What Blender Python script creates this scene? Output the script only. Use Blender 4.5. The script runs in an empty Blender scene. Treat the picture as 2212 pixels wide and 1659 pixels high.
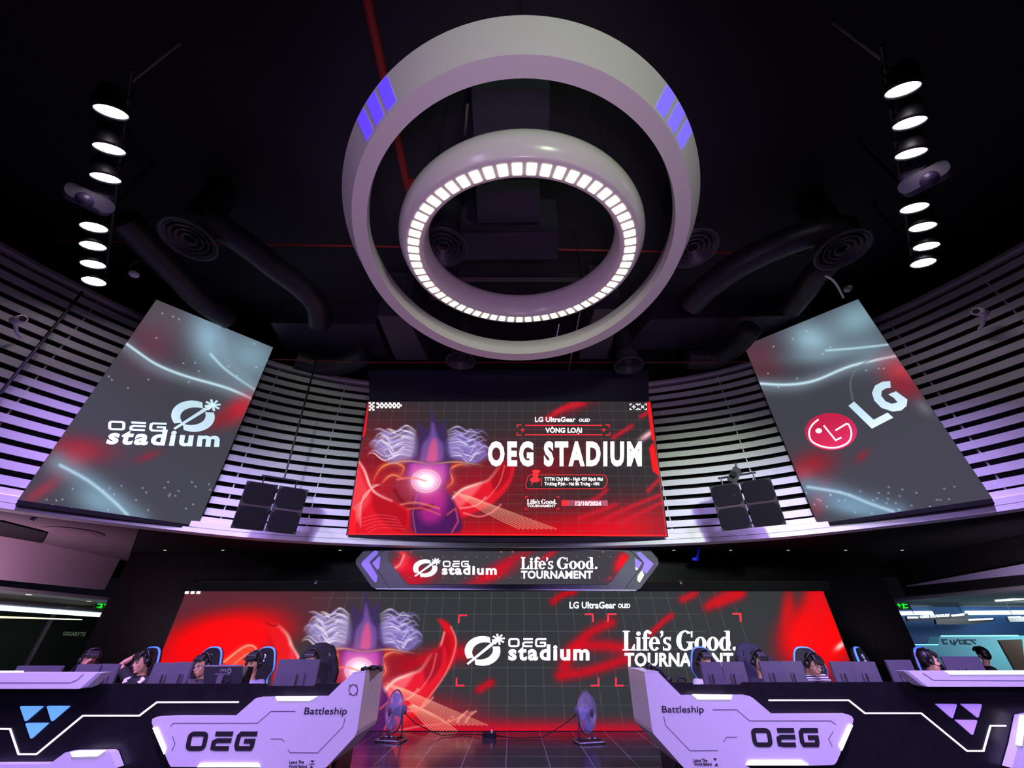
import bpy, bmesh, math, random
import numpy as np
from mathutils import Vector, Matrix, geometry
random.seed(7); np.random.seed(7)
SC = bpy.context.scene
COL = SC.collection
PI = math.pi
R = math.radians

# ---------------------------------------------------------------- camera, world, exposure
FPX, HOR, CX, CY = 845.0, 550.0, 1106.0, 829.5          # focal length and horizon drop in pixels of the 2212x1659 frame
TH = math.atan(HOR / FPX); CT, ST = math.cos(TH), math.sin(TH)
EYE = Vector((0, 0, 1.45))
cam = bpy.data.cameras.new('camera'); cam_o = bpy.data.objects.new('camera', cam); COL.objects.link(cam_o)
cam.sensor_fit = 'HORIZONTAL'; cam.sensor_width = 36.0; cam.lens = FPX / 2212 * 36.0
cam.clip_start = 0.05; cam.clip_end = 200
cam_o.location = EYE; cam_o.rotation_euler = (PI / 2 + TH, 0, 0)
SC.camera = cam_o
wd = bpy.data.worlds.new('world'); SC.world = wd; wd.use_nodes = True
wd.node_tree.nodes['Background'].inputs[0].default_value = (0.5, 0.45, 0.9, 1)
wd.node_tree.nodes['Background'].inputs[1].default_value = 0.006
vs = SC.view_settings; vs.view_transform = 'Standard'; vs.look = 'None'; vs.gamma = 1; vs.exposure = 0.0; vs.use_curve_mapping = False
SC.cycles.use_denoising = True
SC.cycles.max_bounces = 6
SC.cycles.sample_clamp_indirect = 4.0

def lamp(name, kind, loc, target, energy, color, size=0.3, spot=60, blend=0.5, parent=None):
    l = bpy.data.lights.new(name, kind); l.energy = energy; l.color = color
    if kind == 'AREA': l.shape = 'DISK'; l.size = size
    else: l.shadow_soft_size = size
    if kind == 'SPOT': l.spot_size = R(spot); l.spot_blend = blend
    o = bpy.data.objects.new(name, l); COL.objects.link(o)
    o.location = loc
    o.rotation_euler = (Vector(target) - Vector(loc)).to_track_quat('-Z', 'Y').to_euler()
    return o
# unseen fill lamps added behind the camera: rings first, then desks and slats
lamp('ring_fill', 'SPOT', (2.5, -4.5, 4.6), (0.3, 3.0, 6.3), 640, (0.74, 1.0, 0.60), .5, 42, .6)
lamp('ring_fill', 'SPOT', (-4.5, -4.0, 3.0), (-0.8, 3.6, 6.2), 200, (0.66, 0.50, 1.0), .5, 44, .6)
lamp('ring_fill', 'SPOT', (0.3, -1.2, 0.6), (0.12, 3.7, 6.05), 500, (0.92, 0.46, 1.0), .6, 60, .6)  # low fill added in place of bounce from floor and desks
for sx in (-1, 1):
    lamp('stage_fill', 'SPOT', (sx * 2.2, -2.5, 4.4), (sx * 4.3, 6.3, .8), 1800, (.50, .34, 1.0), .4, 52, .6)  # frontal fill added to brighten the desk fronts
lamp('stage_fill', 'SPOT', (3.0, -3.0, 4.8), (4.3, 8.2, 3.2), 4600, (.82, 1.0, .70), .4, 29, 1.0)  # greenish fill added to brighten the slats right of the upper screen
lamp('stage_fill', 'SPOT', (-3.0, -3.0, 4.8), (-4.3, 8.2, 3.2), 3000, (.80, .84, 1.0), .4, 29, 1.0)  # pale fill added to brighten the slats left of the upper screen

# ---------------------------------------------------------------- pixel <-> place
def ray(px, py):
    r = (px - CX) / FPX; u = (CY - py) / FPX
    return Vector((r, CT - u * ST, ST + u * CT))
def at(px, py, Y): d = ray(px, py); return EYE + d * (Y / d.y)
def atz(px, py, z): d = ray(px, py); return EYE + d * ((z - EYE.z) / d.z)
def atd(px, py, D): d = ray(px, py); return EYE + d * (D / math.hypot(d.x, d.y))
def onplane(p0, n):
    p0 = Vector(p0); n = Vector(n)
    return lambda px, py: EYE + ray(px, py) * ((p0 - EYE).dot(n) / ray(px, py).dot(n))
def frontal(Y): return lambda px, py: at(px, py, Y)

# ---------------------------------------------------------------- materials
def lin(c): return tuple((v / 12.92 if v <= 0.04045 else ((v + 0.055) / 1.055) ** 2.4) for v in c)
def mat(name, rgb, rough=0.5, metal=0.0, emit=None, es=1.0, noise=0.0, spec=0.5, coat=0.0):
    m = bpy.data.materials.new(name); m.use_nodes = True
    nt = m.node_tree; b = nt.nodes['Principled BSDF']
    b.inputs['Base Color'].default_value = (*lin(rgb), 1)
    b.inputs['Roughness'].default_value = rough; b.inputs['Metallic'].default_value = metal
    b.inputs['Specular IOR Level'].default_value = spec
    if coat: b.inputs['Coat Weight'].default_value = coat
    if emit is not None:
        b.inputs['Emission Color'].default_value = (*lin(emit), 1); b.inputs['Emission Strength'].default_value = es
    if noise:
        tc = nt.nodes.new('ShaderNodeTexCoord'); n = nt.nodes.new('ShaderNodeTexNoise'); n.inputs['Scale'].default_value = 9
        n.inputs['Detail'].default_value = 6
        mr = nt.nodes.new('ShaderNodeMapRange'); mr.inputs['To Min'].default_value = max(0.02, rough - noise); mr.inputs['To Max'].default_value = rough + noise
        nt.links.new(tc.outputs['Object'], n.inputs['Vector']); nt.links.new(n.outputs['Fac'], mr.inputs['Value']); nt.links.new(mr.outputs[0], b.inputs['Roughness'])
    return m
M = {
 'black': mat('black_paint', (.06, .06, .075), .55, noise=.1),
 'ceil': mat('ceiling_black', (.105, .10, .135), .75, noise=.1),
 'duct': mat('black_duct', (.19, .185, .235), .5, noise=.15),
 'duct_flex': mat('black_flexible_duct', (.15, .145, .19), .45, noise=.15),
 'void': mat('matte_black', (.02, .02, .028), .8, spec=.2),
 'wallgloss': mat('gloss_black_wall', (.012, .012, .016), .4, noise=.08, spec=.12),
 'slat': mat('pale_slat', (.78, .78, .80), .5, noise=.1),
 'trim': mat('pale_trim', (.80, .80, .80), .45, noise=.1),
 'rail': mat('top_rail', (.68, .66, .70), .4),
 'white': mat('white_lacquer', (.88, .86, .90), .3, noise=.08),
 'whitering': mat('white_ring_gloss', (.86, .86, .84), .22, noise=.05),
 'wring': mat('white_ring_satin', (.84, .84, .83), .5, noise=.1),
 'deskblack': mat('desk_black', (.085, .08, .10), .35, noise=.1),
 'groove': mat('dark_groove', (.30, .24, .38), .6),
 'letter': mat('dark_letter', (.13, .12, .14), .5),
 'led': mat('white_led', (1, 1, 1), .5, emit=(1, 1, 1), es=1.6),
 'ledsoft': mat('soft_led', (1, 1, 1), .5, emit=(.98, .93, 1), es=1.15),
 'bluelit': mat('blue_lit_acrylic', (.3, .5, .9), .4, emit=(.40, .66, .98), es=.95),
 'purplit': mat('purple_lit_acrylic', (.8, .7, 1), .4, emit=(.62, .47, .90), es=.55),
 'violetwin': mat('violet_lit_panel', (.35, .25, .9), .4, emit=(.37, .26, 1.0), es=1.0),
 'violetwin2': mat('violet_lit_panel_pale', (.42, .36, .9), .4, emit=(.46, .40, 1.0), es=1.0),
 'lamp': mat('lamp_panel', (1, 1, .9), .5, emit=(1, 1, .86), es=3.2),
 'spotlens': mat('spot_lens', (1, .95, 1), .3, emit=(1, .92, 1), es=14.0),
 'spotrim': mat('spot_rim', (.10, .09, .13), .4),
 'metal': mat('brushed_metal', (.55, .55, .60), .35, .8),
 'steel': mat('dark_steel', (.2, .2, .23), .4, .6),
 'redpipe': mat('red_pipe', (.52, .13, .12), .45),
 'spk': mat('speaker_cloth', (.055, .05, .07), .8, spec=.2),
 'spkbox': mat('speaker_case', (.09, .085, .11), .5),
 'spkline': mat('speaker_strip', (.22, .14, .17), .5),
 'screenblack': mat('screen_frame', (.05, .05, .06), .4),
 'txt': mat('lit_white_letters', (1, 1, 1), .5, emit=(1, 1, 1), es=1.25),
 'txtdim': mat('lit_pale_letters', (.8, .9, .95), .5, emit=(.74, .86, .90), es=1.0),
 'txtred': mat('lit_red_marks', (1, .1, .15), .5, emit=(1.0, .16, .20), es=1.1),
 'txtpink': mat('lit_pink_bar', (.7, .3, .4), .5, emit=(.62, .30, .38), es=1.0),
 'txtdark': mat('lit_dark_fill', (.1, .07, .09), .5, emit=(.17, .11, .14), es=1.0),
 'emblemred': mat('lit_crimson_disc', (.75, .1, .25), .5, emit=(.74, .12, .27), es=1.0),
 'banner': mat('marquee_case', (.20, .19, .25), .4, noise=.1),
 'bannergrey': mat('marquee_strip', (.36, .38, .40), .4),
 'chevron': mat('violet_chevron', (.55, .45, .85), .4, emit=(.47, .38, .78), es=.35),
 'chevgreen': mat('pale_green_lit', (.75, .85, .65), .4, emit=(.73, .86, .62), es=.9),
 'skin': mat('skin', (.78, .56, .47), .5),
 'skin2': mat('skin_tan', (.70, .48, .40), .5),
 'hair': mat('black_hair', (.05, .042, .045), .45),
 'lip': mat('lips', (.55, .28, .27), .5),
 'eye': mat('eye_dark', (.06, .05, .05), .25),
 'plastic': mat('black_plastic', (.07, .07, .08), .4),
 'moncase': mat('monitor_shell', (.38, .36, .42), .45, noise=.08),
 'monscreen': mat('monitor_screen', (.3, .4, .6), .3, emit=(.80, .74, .95), es=3.5),
 'cloth_black': mat('black_shirt', (.08, .075, .10), .85),
 'cloth_grey': mat('plum_grey_shirt', (.27, .23, .30), .85),
 'cloth_lav': mat('lavender_tee', (.62, .58, .74), .85),
 'cloth_white': mat('white_tee', (.80, .78, .84), .85),
 'cloth_navy': mat('navy_top', (.14, .13, .22), .85),
 'denim': mat('dark_trousers', (.12, .13, .18), .85),
 'shoe': mat('shoe', (.2, .2, .22), .6),
 'leather': mat('black_leatherette', (.075, .075, .095), .4, noise=.08),
 'blueedge': mat('blue_piping', (.38, .64, .86), .4),
 'bluecrt': mat('fan_blue', (.50, .51, .78), .35),
 'pink': mat('lounge_paint', (.60, .52, .58), .8),
 'rose': mat('lounge_ceiling_paint', (.30, .25, .28), .85),
 'lav': mat('lavender_bulkhead', (.62, .58, .70), .8),
 'greystrip': mat('grey_strip', (.45, .45, .45), .6),
 'bluewall': mat('blue_wall', (.24, .40, .62), .6),
 'cyanpanel': mat('cyan_counter', (.45, .75, .80), .5, emit=(.30, .55, .62), es=.3),
 'cyanled': mat('cyan_led', (.6, 1, 1), .5, emit=(.55, .95, .98), es=1.3),
 'exitg': mat('exit_green', (.1, 1, .2), .5, emit=(.05, 1.0, .15), es=1.3),
 'exitbox': mat('exit_case', (.05, .09, .06), .5),
 'wood': mat('plywood_brown', (.45, .36, .30), .6, noise=.1),
 'warmled': mat('warm_led', (1, 1, .8), .5, emit=(.95, .98, .80), es=1.1),
 'coolled': mat('cool_led', (.9, 1, 1), .5, emit=(.88, .98, 1), es=1.6),
}
def striped():
    m = mat('striped_shirt', (.2, .18, .25), .85); nt = m.node_tree; b = nt.nodes['Principled BSDF']
    tc = nt.nodes.new('ShaderNodeTexCoord'); w = nt.nodes.new('ShaderNodeTexWave'); w.bands_direction = 'Z'; w.inputs['Scale'].default_value = 11
    w.inputs['Distortion'].default_value = 1.2; w.inputs['Detail'].default_value = 0
    cr = nt.nodes.new('ShaderNodeValToRGB'); cr.color_ramp.interpolation = 'CONSTANT'
    cr.color_ramp.elements[0].color = (*lin((.17, .14, .22)), 1); cr.color_ramp.elements[1].color = (*lin((.82, .78, .86)), 1); cr.color_ramp.elements[1].position = .52
    nt.links.new(tc.outputs['Object'], w.inputs['Vector']); nt.links.new(w.outputs['Fac'], cr.inputs['Fac']); nt.links.new(cr.outputs['Color'], b.inputs['Base Color'])
    return m
M['striped'] = striped()
def glassy(name, rgb, alpha):
    m = mat(name, rgb, .1); nt = m.node_tree; b = nt.nodes['Principled BSDF']; b.inputs['Alpha'].default_value = alpha
    return m
M['fanmesh'] = glassy('fan_guard', (.74, .71, .86), .34)
M['shopglass'] = mat('dark_shop_glass', (.13, .165, .145), .12)
def floor_mat():
    m = mat('polished_dark_tile', (.05, .05, .055), .1, spec=.35); nt = m.node_tree; b = nt.nodes['Principled BSDF']
    tc = nt.nodes.new('ShaderNodeTexCoord'); mp = nt.nodes.new('ShaderNodeMapping'); mp.inputs['Location'].default_value = (.085, .0, 0)
    br = nt.nodes.new('ShaderNodeTexBrick'); br.offset = 0; br.squash = 1
    br.inputs['Color1'].default_value = (*lin((.20, .19, .215)), 1); br.inputs['Color2'].default_value = (*lin((.22, .21, .235)), 1)
    br.inputs['Mortar'].default_value = (*lin((.62, .60, .64)), 1)
    br.inputs['Scale'].default_value = 1; br.inputs['Brick Width'].default_value = .6; br.inputs['Row Height'].default_value = .6
    br.inputs['Mortar Size'].default_value = .006; br.inputs['Mortar Smooth'].default_value = .2
    n = nt.nodes.new('ShaderNodeTexNoise'); n.inputs['Scale'].default_value = 3
    mr = nt.nodes.new('ShaderNodeMapRange'); mr.inputs['To Min'].default_value = .08; mr.inputs['To Max'].default_value = .24
    L = nt.links
    L.new(tc.outputs['Object'], mp.inputs['Vector']); L.new(mp.outputs[0], br.inputs['Vector']); L.new(br.outputs['Color'], b.inputs['Base Color'])
    L.new(tc.outputs['Object'], n.inputs['Vector']); L.new(n.outputs['Fac'], mr.inputs['Value']); L.new(mr.outputs[0], b.inputs['Roughness'])
    return m
M['floor'] = floor_mat()
def led_mat():                                            # an LED wall: shows the picture stored on its own panel
    m = bpy.data.materials.new('led_picture'); m.use_nodes = True; nt = m.node_tree
    b = nt.nodes['Principled BSDF']; b.inputs['Base Color'].default_value = (.004, .004, .004, 1); b.inputs['Roughness'].default_value = .7; b.inputs['Specular IOR Level'].default_value = .06
    a = nt.nodes.new('ShaderNodeVertexColor'); a.layer_name = 'picture'
    nt.links.new(a.outputs['Color'], b.inputs['Emission Color']); b.inputs['Emission Strength'].default_value = 1.0
    return m
M['picture'] = led_mat()

# ---------------------------------------------------------------- mesh building
class MB:
    def __init__(s): s.v = []; s.f = []; s.m = []; s.mi = 0; s.smooth = []; s.sm = False
    def add(s, vs, fs):
        o = len(s.v); s.v += [tuple(v) for v in vs]
        for f in fs: s.f.append(tuple(i + o for i in f)); s.m.append(s.mi); s.smooth.append(s.sm)
        return s
    def box(s, c, d, rot=None, bev=0):
        c = Vector(c); hx, hy, hz = d[0] / 2, d[1] / 2, d[2] / 2
        vs = [Vector((x, y, z)) for x in (-hx, hx) for y in (-hy, hy) for z in (-hz, hz)]
        if rot is not None: vs = [rot @ v for v in vs]
        return s.add([v + c for v in vs], [(0, 1, 3, 2), (4, 6, 7, 5), (0, 4, 5, 1), (2, 3, 7, 6), (0, 2, 6, 4), (1, 5, 7, 3)])
    def rbox(s, c, d, r, rot=None, n=4, axis=1):            # box with rounded corners in the plane across `axis`
        a, b = [i for i in (0, 1, 2) if i != axis]
        pts = []
        for k, (sx, sy) in enumerate(((1, 1), (-1, 1), (-1, -1), (1, -1))):
            for j in range(n + 1):
                t = (k + j / n) * PI / 2
                pts.append((sx * (d[a] / 2 - r) + r * math.cos(t), sy * (d[b] / 2 - r) + r * math.sin(t)))
        vs = []
        for h in (-d[axis] / 2, d[axis] / 2):
            for p in pts:
                q = [0, 0, 0]; q[a] = p[0]; q[b] = p[1]; q[axis] = h; q = Vector(q)
                if rot is not None: q = rot @ q
                vs.append(q + Vector(c))
        k = len(pts)
        return s.add(vs, [tuple(range(k)), tuple(range(2 * k - 1, k - 1, -1))] + [(i, (i + 1) % k, k + (i + 1) % k, k + i) for i in range(k)])
    def prism(s, pts, off):
        off = Vector(off); k = len(pts); a = [Vector(p) for p in pts]
        return s.add(a + [p + off for p in a], [tuple(range(k)), tuple(range(2 * k - 1, k - 1, -1))] + [(i, (i + 1) % k, k + (i + 1) % k, k + i) for i in range(k)])
    def tube(s, pts, r, n=10, cap=True):
        pts = [Vector(p) for p in pts]; rr = r if isinstance(r, (list, tuple)) else [r] * len(pts)
        vs = []; up = None
        for i, p in enumerate(pts):
            d = (pts[min(i + 1, len(pts) - 1)] - pts[max(i - 1, 0)]).normalized()
            if up is None: up = d.orthogonal().normalized()
            up = (up - d * up.dot(d))
            up = up.normalized() if up.length > 1e-5 else d.orthogonal().normalized()
            q = d.cross(up)
            ri = rr[i]; rx, ry = ri if isinstance(ri, (list, tuple)) else (ri, ri)
            for k in range(n):
                t = 2 * PI * k / n; vs.append(p + up * (math.cos(t) * rx) + q * (math.sin(t) * ry))
        fs = [(i * n + k, i * n + (k + 1) % n, (i + 1) * n + (k + 1) % n, (i + 1) * n + k) for i in range(len(pts) - 1) for k in range(n)]
        if cap: fs += [tuple(range(n - 1, -1, -1)), tuple(range((len(pts) - 1) * n, len(pts) * n))]
        return s.add(vs, fs)
    def loft(s, secs, n=20):                                 # secs: (centre, rx, ry) stacked ellipses, x across and y fore-aft
        vs = []
        for c, rx, ry in secs:
            for k in range(n):
                t = 2 * PI * k / n; vs.append((c[0] + rx * math.cos(t), c[1] + ry * math.sin(t), c[2]))
        L = len(secs)
        return s.add(vs, [(i * n + k, i * n + (k + 1) % n, (i + 1) * n + (k + 1) % n, (i + 1) * n + k) for i in range(L - 1) for k in range(n)] + [tuple(range(n - 1, -1, -1)), tuple(range((L - 1) * n, L * n))])
    def ell(s, c, r, rot=None, n=14, m=9):
        c = Vector(c); r = (r, r, r) if not isinstance(r, (tuple, list)) else r
        vs = []
        for j in range(m + 1):
            ph = PI * j / m
            for k in range(n):
                t = 2 * PI * k / n
                v = Vector((r[0] * math.sin(ph) * math.cos(t), r[1] * math.sin(ph) * math.sin(t), r[2] * math.cos(ph)))
                vs.append((rot @ v if rot is not None else v) + c)
        return s.add(vs, [(j * n + k, (j + 1) * n + k, (j + 1) * n + (k + 1) % n, j * n + (k + 1) % n) for j in range(m) for k in range(n)])
    def lathe(s, prof, mtx=None, n=48, a0=0, a1=2 * PI, closed=False):   # prof (r, z); closed joins last to first
        full = abs(a1 - a0 - 2 * PI) < 1e-6; N = n if full else n + 1
        vs = []; k = len(prof)
        for i in range(N):
            t = a0 + (a1 - a0) * i / n
            for r, z in prof:
                v = Vector((r * math.cos(t), r * math.sin(t), z)); vs.append(mtx @ v if mtx is not None else v)
        fs = []
        for i in range(n):
            j = (i + 1) % N
            for q in range(k if closed else k - 1):
                w = (q + 1) % k; fs.append((i * k + q, j * k + q, j * k + w, i * k + w))
        if not full and closed: fs += [tuple(range(k)), tuple(range(n * k + k - 1, n * k - 1, -1))]
        return s.add(vs, fs)
    def flat(s, polys, off):                                 # polys: list of closed 3-D outlines, each its own slab
        for p in polys: s.prism(p, off)
        return s
    def mesh(s, name, mats, off=Vector((0, 0, 0))):
        me = bpy.data.meshes.new(name)
        me.from_pydata([tuple(Vector(v) - off) for v in s.v], [], s.f)
        for m in (mats if isinstance(mats, list) else [mats]): me.materials.append(m)
        for p, mi, sm in zip(me.polygons, s.m, s.smooth): p.material_index = mi; p.use_smooth = sm
        bm = bmesh.new(); bm.from_mesh(me); bmesh.ops.remove_doubles(bm, verts=bm.verts, dist=1e-6); bmesh.ops.recalc_face_normals(bm, faces=bm.faces); bm.to_mesh(me); bm.free()
        return me
def wpos(o):
    p = Vector((0, 0, 0))
    while o is not None: p += Vector(o.location); o = o.parent
    return p
def put(name, me, parent=None):
    o = bpy.data.objects.new(name, me); COL.objects.link(o)
    if parent is not None: o.parent = parent
    return o
def part(name, mb, mats, parent, label=None):
    o = put(name, mb.mesh(name, mats, wpos(parent)), parent)
    if label: o['label'] = label
    return o
def tag(o, label, cat, group=None, kind=None):
    o['label'] = label; o['category'] = cat
    if group: o['group'] = group
    if kind: o['kind'] = kind
    return o
def thing(name, label, cat, loc=(0, 0, 0), group=None):
    o = bpy.data.objects.new(name, None); COL.objects.link(o); o.location = loc; o.empty_display_size = .1
    return tag(o, label, cat, group)
def solo(name, mb, mats, label, cat, group=None, kind=None):
    vs = np.array(mb.v); c = Vector(((vs[:, 0].min() + vs[:, 0].max()) / 2, (vs[:, 1].min() + vs[:, 1].max()) / 2, vs[:, 2].min()))
    o = put(name, mb.mesh(name, mats, c)); o.location = c
    return tag(o, label, cat, group, kind)
def struct(name, mb, mats, label, cat='wall'):
    o = put(name, mb.mesh(name, mats)); return tag(o, label, cat, kind='structure')
def copy_tree(o, parent=None):
    c = o.copy(); COL.objects.link(c)
    if parent is not None: c.parent = parent
    for ch in [x for x in bpy.data.objects if x.parent == o]: copy_tree(ch, c)
    return c
def remesh(mb, name, mats, voxel, off, smooth=2):            # fuses a pile of closed lumps into one continuous skin
    me = mb.mesh(name, mats, off); o = bpy.data.objects.new('tmp', me); COL.objects.link(o)
    m = o.modifiers.new('r', 'REMESH'); m.mode = 'VOXEL'; m.voxel_size = voxel; m.use_smooth_shade = True
    if smooth:
        q = o.modifiers.new('s', 'SMOOTH'); q.factor = .5; q.iterations = smooth
    dg = bpy.context.evaluated_depsgraph_get(); n = bpy.data.meshes.new_from_object(o.evaluated_get(dg))
    bpy.data.objects.remove(o); bpy.data.meshes.remove(me)
    n.name = name
    for p in n.polygons: p.use_smooth = True
    return n

# ---------------------------------------------------------------- flat outlines, lettering
def stroke(pts, w, closed=False):
    P = [Vector((p[0], p[1])) for p in pts]; n = len(P); Lft = []; Rgt = []
    for i in range(n):
        a = P[i - 1] if (i > 0 or closed) else None; b = P[(i + 1) % n] if (i < n - 1 or closed) else None
        d1 = (P[i] - a).normalized() if a is not None else None; d2 = (b - P[i]).normalized() if b is not None else None
        if d1 is None: d1 = d2
        if d2 is None: d2 = d1
        n1 = Vector((-d1.y, d1.x)); n2 = Vector((-d2.y, d2.x)); m = (n1 + n2)
        m = m.normalized() if m.length > 1e-6 else n1
        k = min(w / 2 / max(.35, m.dot(n1)), w * 1.3)
        Lft.append(tuple(P[i] + m * k)); Rgt.append(tuple(P[i] - m * k))
    if closed: return [[Lft[i], Lft[(i + 1) % n], Rgt[(i + 1) % n], Rgt[i]] for i in range(n)]
    return [[Lft[i], Lft[i + 1], Rgt[i + 1], Rgt[i]] for i in range(n - 1)]
def roundpoly(pts, r, n=4):
    out = []; k = len(pts)
    for i in range(k):
        p = Vector(pts[i]); a = Vector(pts[i - 1]); b = Vector(pts[(i + 1) % k])
        da = (a - p); db = (b - p); q = min(r, da.length * .45, db.length * .45)
        A = p + da.normalized() * q; B = p + db.normalized() * q
        for j in range(n + 1):
            t = j / n; out.append(tuple(A * (1 - t) ** 2 + p * 2 * t * (1 - t) + B * t * t))
    return out
def spline(pts, n=6):
    P = [Vector((p[0], p[1])) for p in pts]; out = []
    for i in range(len(P) - 1):
        a = P[max(i - 1, 0)]; b = P[i]; c = P[i + 1]; d = P[min(i + 2, len(P) - 1)]
        for j in range(n):
            t = j / n
            out.append(tuple(.5 * ((2 * b) + (c - a) * t + (2 * a - 5 * b + 4 * c - d) * t * t + (3 * b - a - 3 * c + d) * t ** 3)))
    out.append(tuple(P[-1])); return out
def ellipse(cx, cy, rx, ry, n=28, a0=0, a1=2 * PI):
    return [(cx + rx * math.cos(a0 + (a1 - a0) * i / n), cy + ry * math.sin(a0 + (a1 - a0) * i / n)) for i in range(n + (0 if a1 - a0 > 6.28 else 1))]
def arcband(cx, cy, ro, ri, a0, a1, n=24, icx=None, icy=None):   # quads between an outer and an inner elliptical arc
    icx = cx if icx is None else icx; icy = cy if icy is None else icy
    A = [R(a0 + (a1 - a0) * i / n) for i in range(n + 1)]
    o = [(cx + ro[0] * math.cos(a), cy + ro[1] * math.sin(a)) for a in A]; q = [(icx + ri[0] * math.cos(a), icy + ri[1] * math.sin(a)) for a in A]
    return [[o[i], o[i + 1], q[i + 1], q[i]] for i in range(n)]
def font_polys(s, bold=0.0, shear=0.0, space=1.0):
    cu = bpy.data.curves.new('t', 'FONT'); cu.body = s; cu.size = 1; cu.offset = bold; cu.shear = shear; cu.space_character = space; cu.fill_mode = 'FRONT'; cu.resolution_u = 3
    o = bpy.data.objects.new('t', cu); COL.objects.link(o)
    dg = bpy.context.evaluated_depsgraph_get(); me = bpy.data.meshes.new_from_object(o.evaluated_get(dg))
    out = [[(me.vertices[i].co.x, me.vertices[i].co.y) for i in p.vertices] for p in me.polygons]
    bpy.data.objects.remove(o); bpy.data.curves.remove(cu); bpy.data.meshes.remove(me)
    return out
def fit_box(polys, quad, flip=False):
    """polys (y up) stretched into a pixel quad: (x0, y0, x1, y1) or four corners TL, TR, BR, BL."""
    xs = [p[0] for q in polys for p in q]; ys = [p[1] for q in polys for p in q]
    x0, x1, y0, y1 = min(xs), max(xs), min(ys), max(ys)
    if not isinstance(quad[0], (tuple, list)): a, b, c, d = quad; quad = ((a, b), (c, b), (c, d), (a, d))
    TL, TR, BR, BL = [Vector(q) for q in quad]
    def f(p):
        s = (p[0] - x0) / (x1 - x0); t = (y1 - p[1]) / (y1 - y0)
        if flip: s = 1 - s
        return tuple((TL * (1 - s) + TR * s) * (1 - t) + (BL * (1 - s) + BR * s) * t)
    return [[f(p) for p in q] for q in polys]
def slabs(polys, mp, off):                                   # pixel polygons on a plane -> thin raised slabs
    mb = MB()
    for q in polys:
        if len(q) >= 3: mb.prism([mp(*p) for p in q], off)
    return mb
def oeg(weight=.19, slant=.25):
    w = weight; P = []
    def rr(x0, y0, x1, y1, r=.16): return roundpoly([(x0, y0), (x1, y0), (x1, y1), (x0, y1)], r, 3)
    h = w / 2
    P += stroke(rr(h, h, 1.15 - h, 1 - h, .2), w, True)
    ex = 1.42
    P += stroke([(ex + .12, 1 - h), (ex + 1.1, 1 - h)], w)
    P += stroke([(ex + 1.1, .53), (ex + .30, .53), (ex + .13, .45), (ex + h, .3), (ex + .13, h + .04), (ex + .3, h), (ex + 1.05, h)], w)
    gx = 2.75
    P += stroke([(gx + 1.15, 1 - h), (gx + .25, 1 - h), (gx + h + .02, 1 - h - .12), (gx + h, .5), (gx + h, h + .14), (gx + .2, h), (gx + .95, h), (gx + 1.12 - h, h + .12), (gx + 1.12 - h, .5), (gx + .5, .5)], w)
    return [[(x + slant * y, y) for x, y in q] for q in P]
def swirl():
    P = arcband(.47, .46, (.46, .46), (.34, .31), 66, 212, 28, .54, .42)
    P += arcband(.47, .46, (.46, .46), (.34, .31), 246, 378, 28, .40, .50)
    P.append([(.06, .07), (.10, .03), (.86, .75), (.80, .82)])
    c = (.88, .82)
    for k in range(8):
        a = k * PI / 4 + .2; L = .17; d = (math.cos(a), math.sin(a)); n = (-d[1] * .022, d[0] * .022)
        P.append([(c[0] + n[0], c[1] + n[1]), (c[0] + d[0] * L + n[0] * 1.2, c[1] + d[1] * L + n[1] * 1.2), (c[0] + d[0] * L - n[0] * 1.2, c[1] + d[1] * L - n[1] * 1.2), (c[0] - n[0], c[1] - n[1])])
    return P
def lifes_good():
    """a fat-face serif drawn by hand: heavy stems, hairline serifs, heavy bowls"""
    P = []
    def box(x0, y0, x1, y1): P.append([(x0, y0), (x1, y0), (x1, y1), (x0, y1)])
    def ring(cx, cy, rx, ry, ix, iy, a0=0, a1=360): P.extend(arcband(cx, cy, (rx, ry), (ix, iy), a0, a1, 26))
    x = 0
    box(.08, 0, .28, 1); box(0, .94, .36, 1); box(0, 0, .62, .06); P.append([(.62, 0), (.62, .34), (.56, .3), (.44, .06)])
    x = .66; box(x + .06, 0, x + .24, .68); box(x, .63, x + .2, .68); box(x, 0, x + .3, .05); P.append(ellipse(x + .15, .86, .11, .11, 18))
    x = 1.0; box(x + .07, 0, x + .25, .8); box(x, .6, x + .38, .67); box(x, 0, x + .33, .05); P.extend(arcband(x + .27, .78, (.2, .26), (.02, .16), 40, 180, 14)); P.append(ellipse(x + .4, .9, .075, .075, 14))
    x = 1.36; ring(x + .27, .34, .28, .36, .1, .29, 0, 325); box(x + .1, .34, x + .55, .41)
    x = 1.95; P.append(ellipse(x + .06, .92, .075, .085, 14)); P.append([(x + .13, .92), (x + .12, .76), (x - .02, .64), (x + .05, .86)])
    x = 2.08; P.extend(arcband(x + .2, .5, (.2, .19), (.06, .11), 30, 270, 16)); P.extend(arcband(x + .2, .18, (.21, .2), (.06, .1), -150, 90, 16)); P.append([(x + .1, .42), (x + .2, .31), (x + .34, .25), (x + .2, .38)])
    box(x + .34, .5, x + .38, .7); box(x, 0, x + .04, .2)
    x = 2.78; ring(x + .42, .5, .44, .52, .2, .45, 48, 320); box(x + .6, .05, x + .8, .44); box(x + .5, .4, x + .9, .45); P.append([(x + .72, .98), (x + .8, .98), (x + .8, .66), (x + .74, .66)])
    x = 3.72
    for k in range(2): ring(x + .28, .34, .3, .36, .11, .3); x += .63
    ring(x + .27, .34, .29, .36, .1, .29); box(x + .34, .03, x + .52, 1); box(x + .24, .95, x + .42, 1); box(x + .42, 0, x + .6, .05)
    x += .78; P.append(ellipse(x, .1, .1, .1, 18))
    return P

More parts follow.
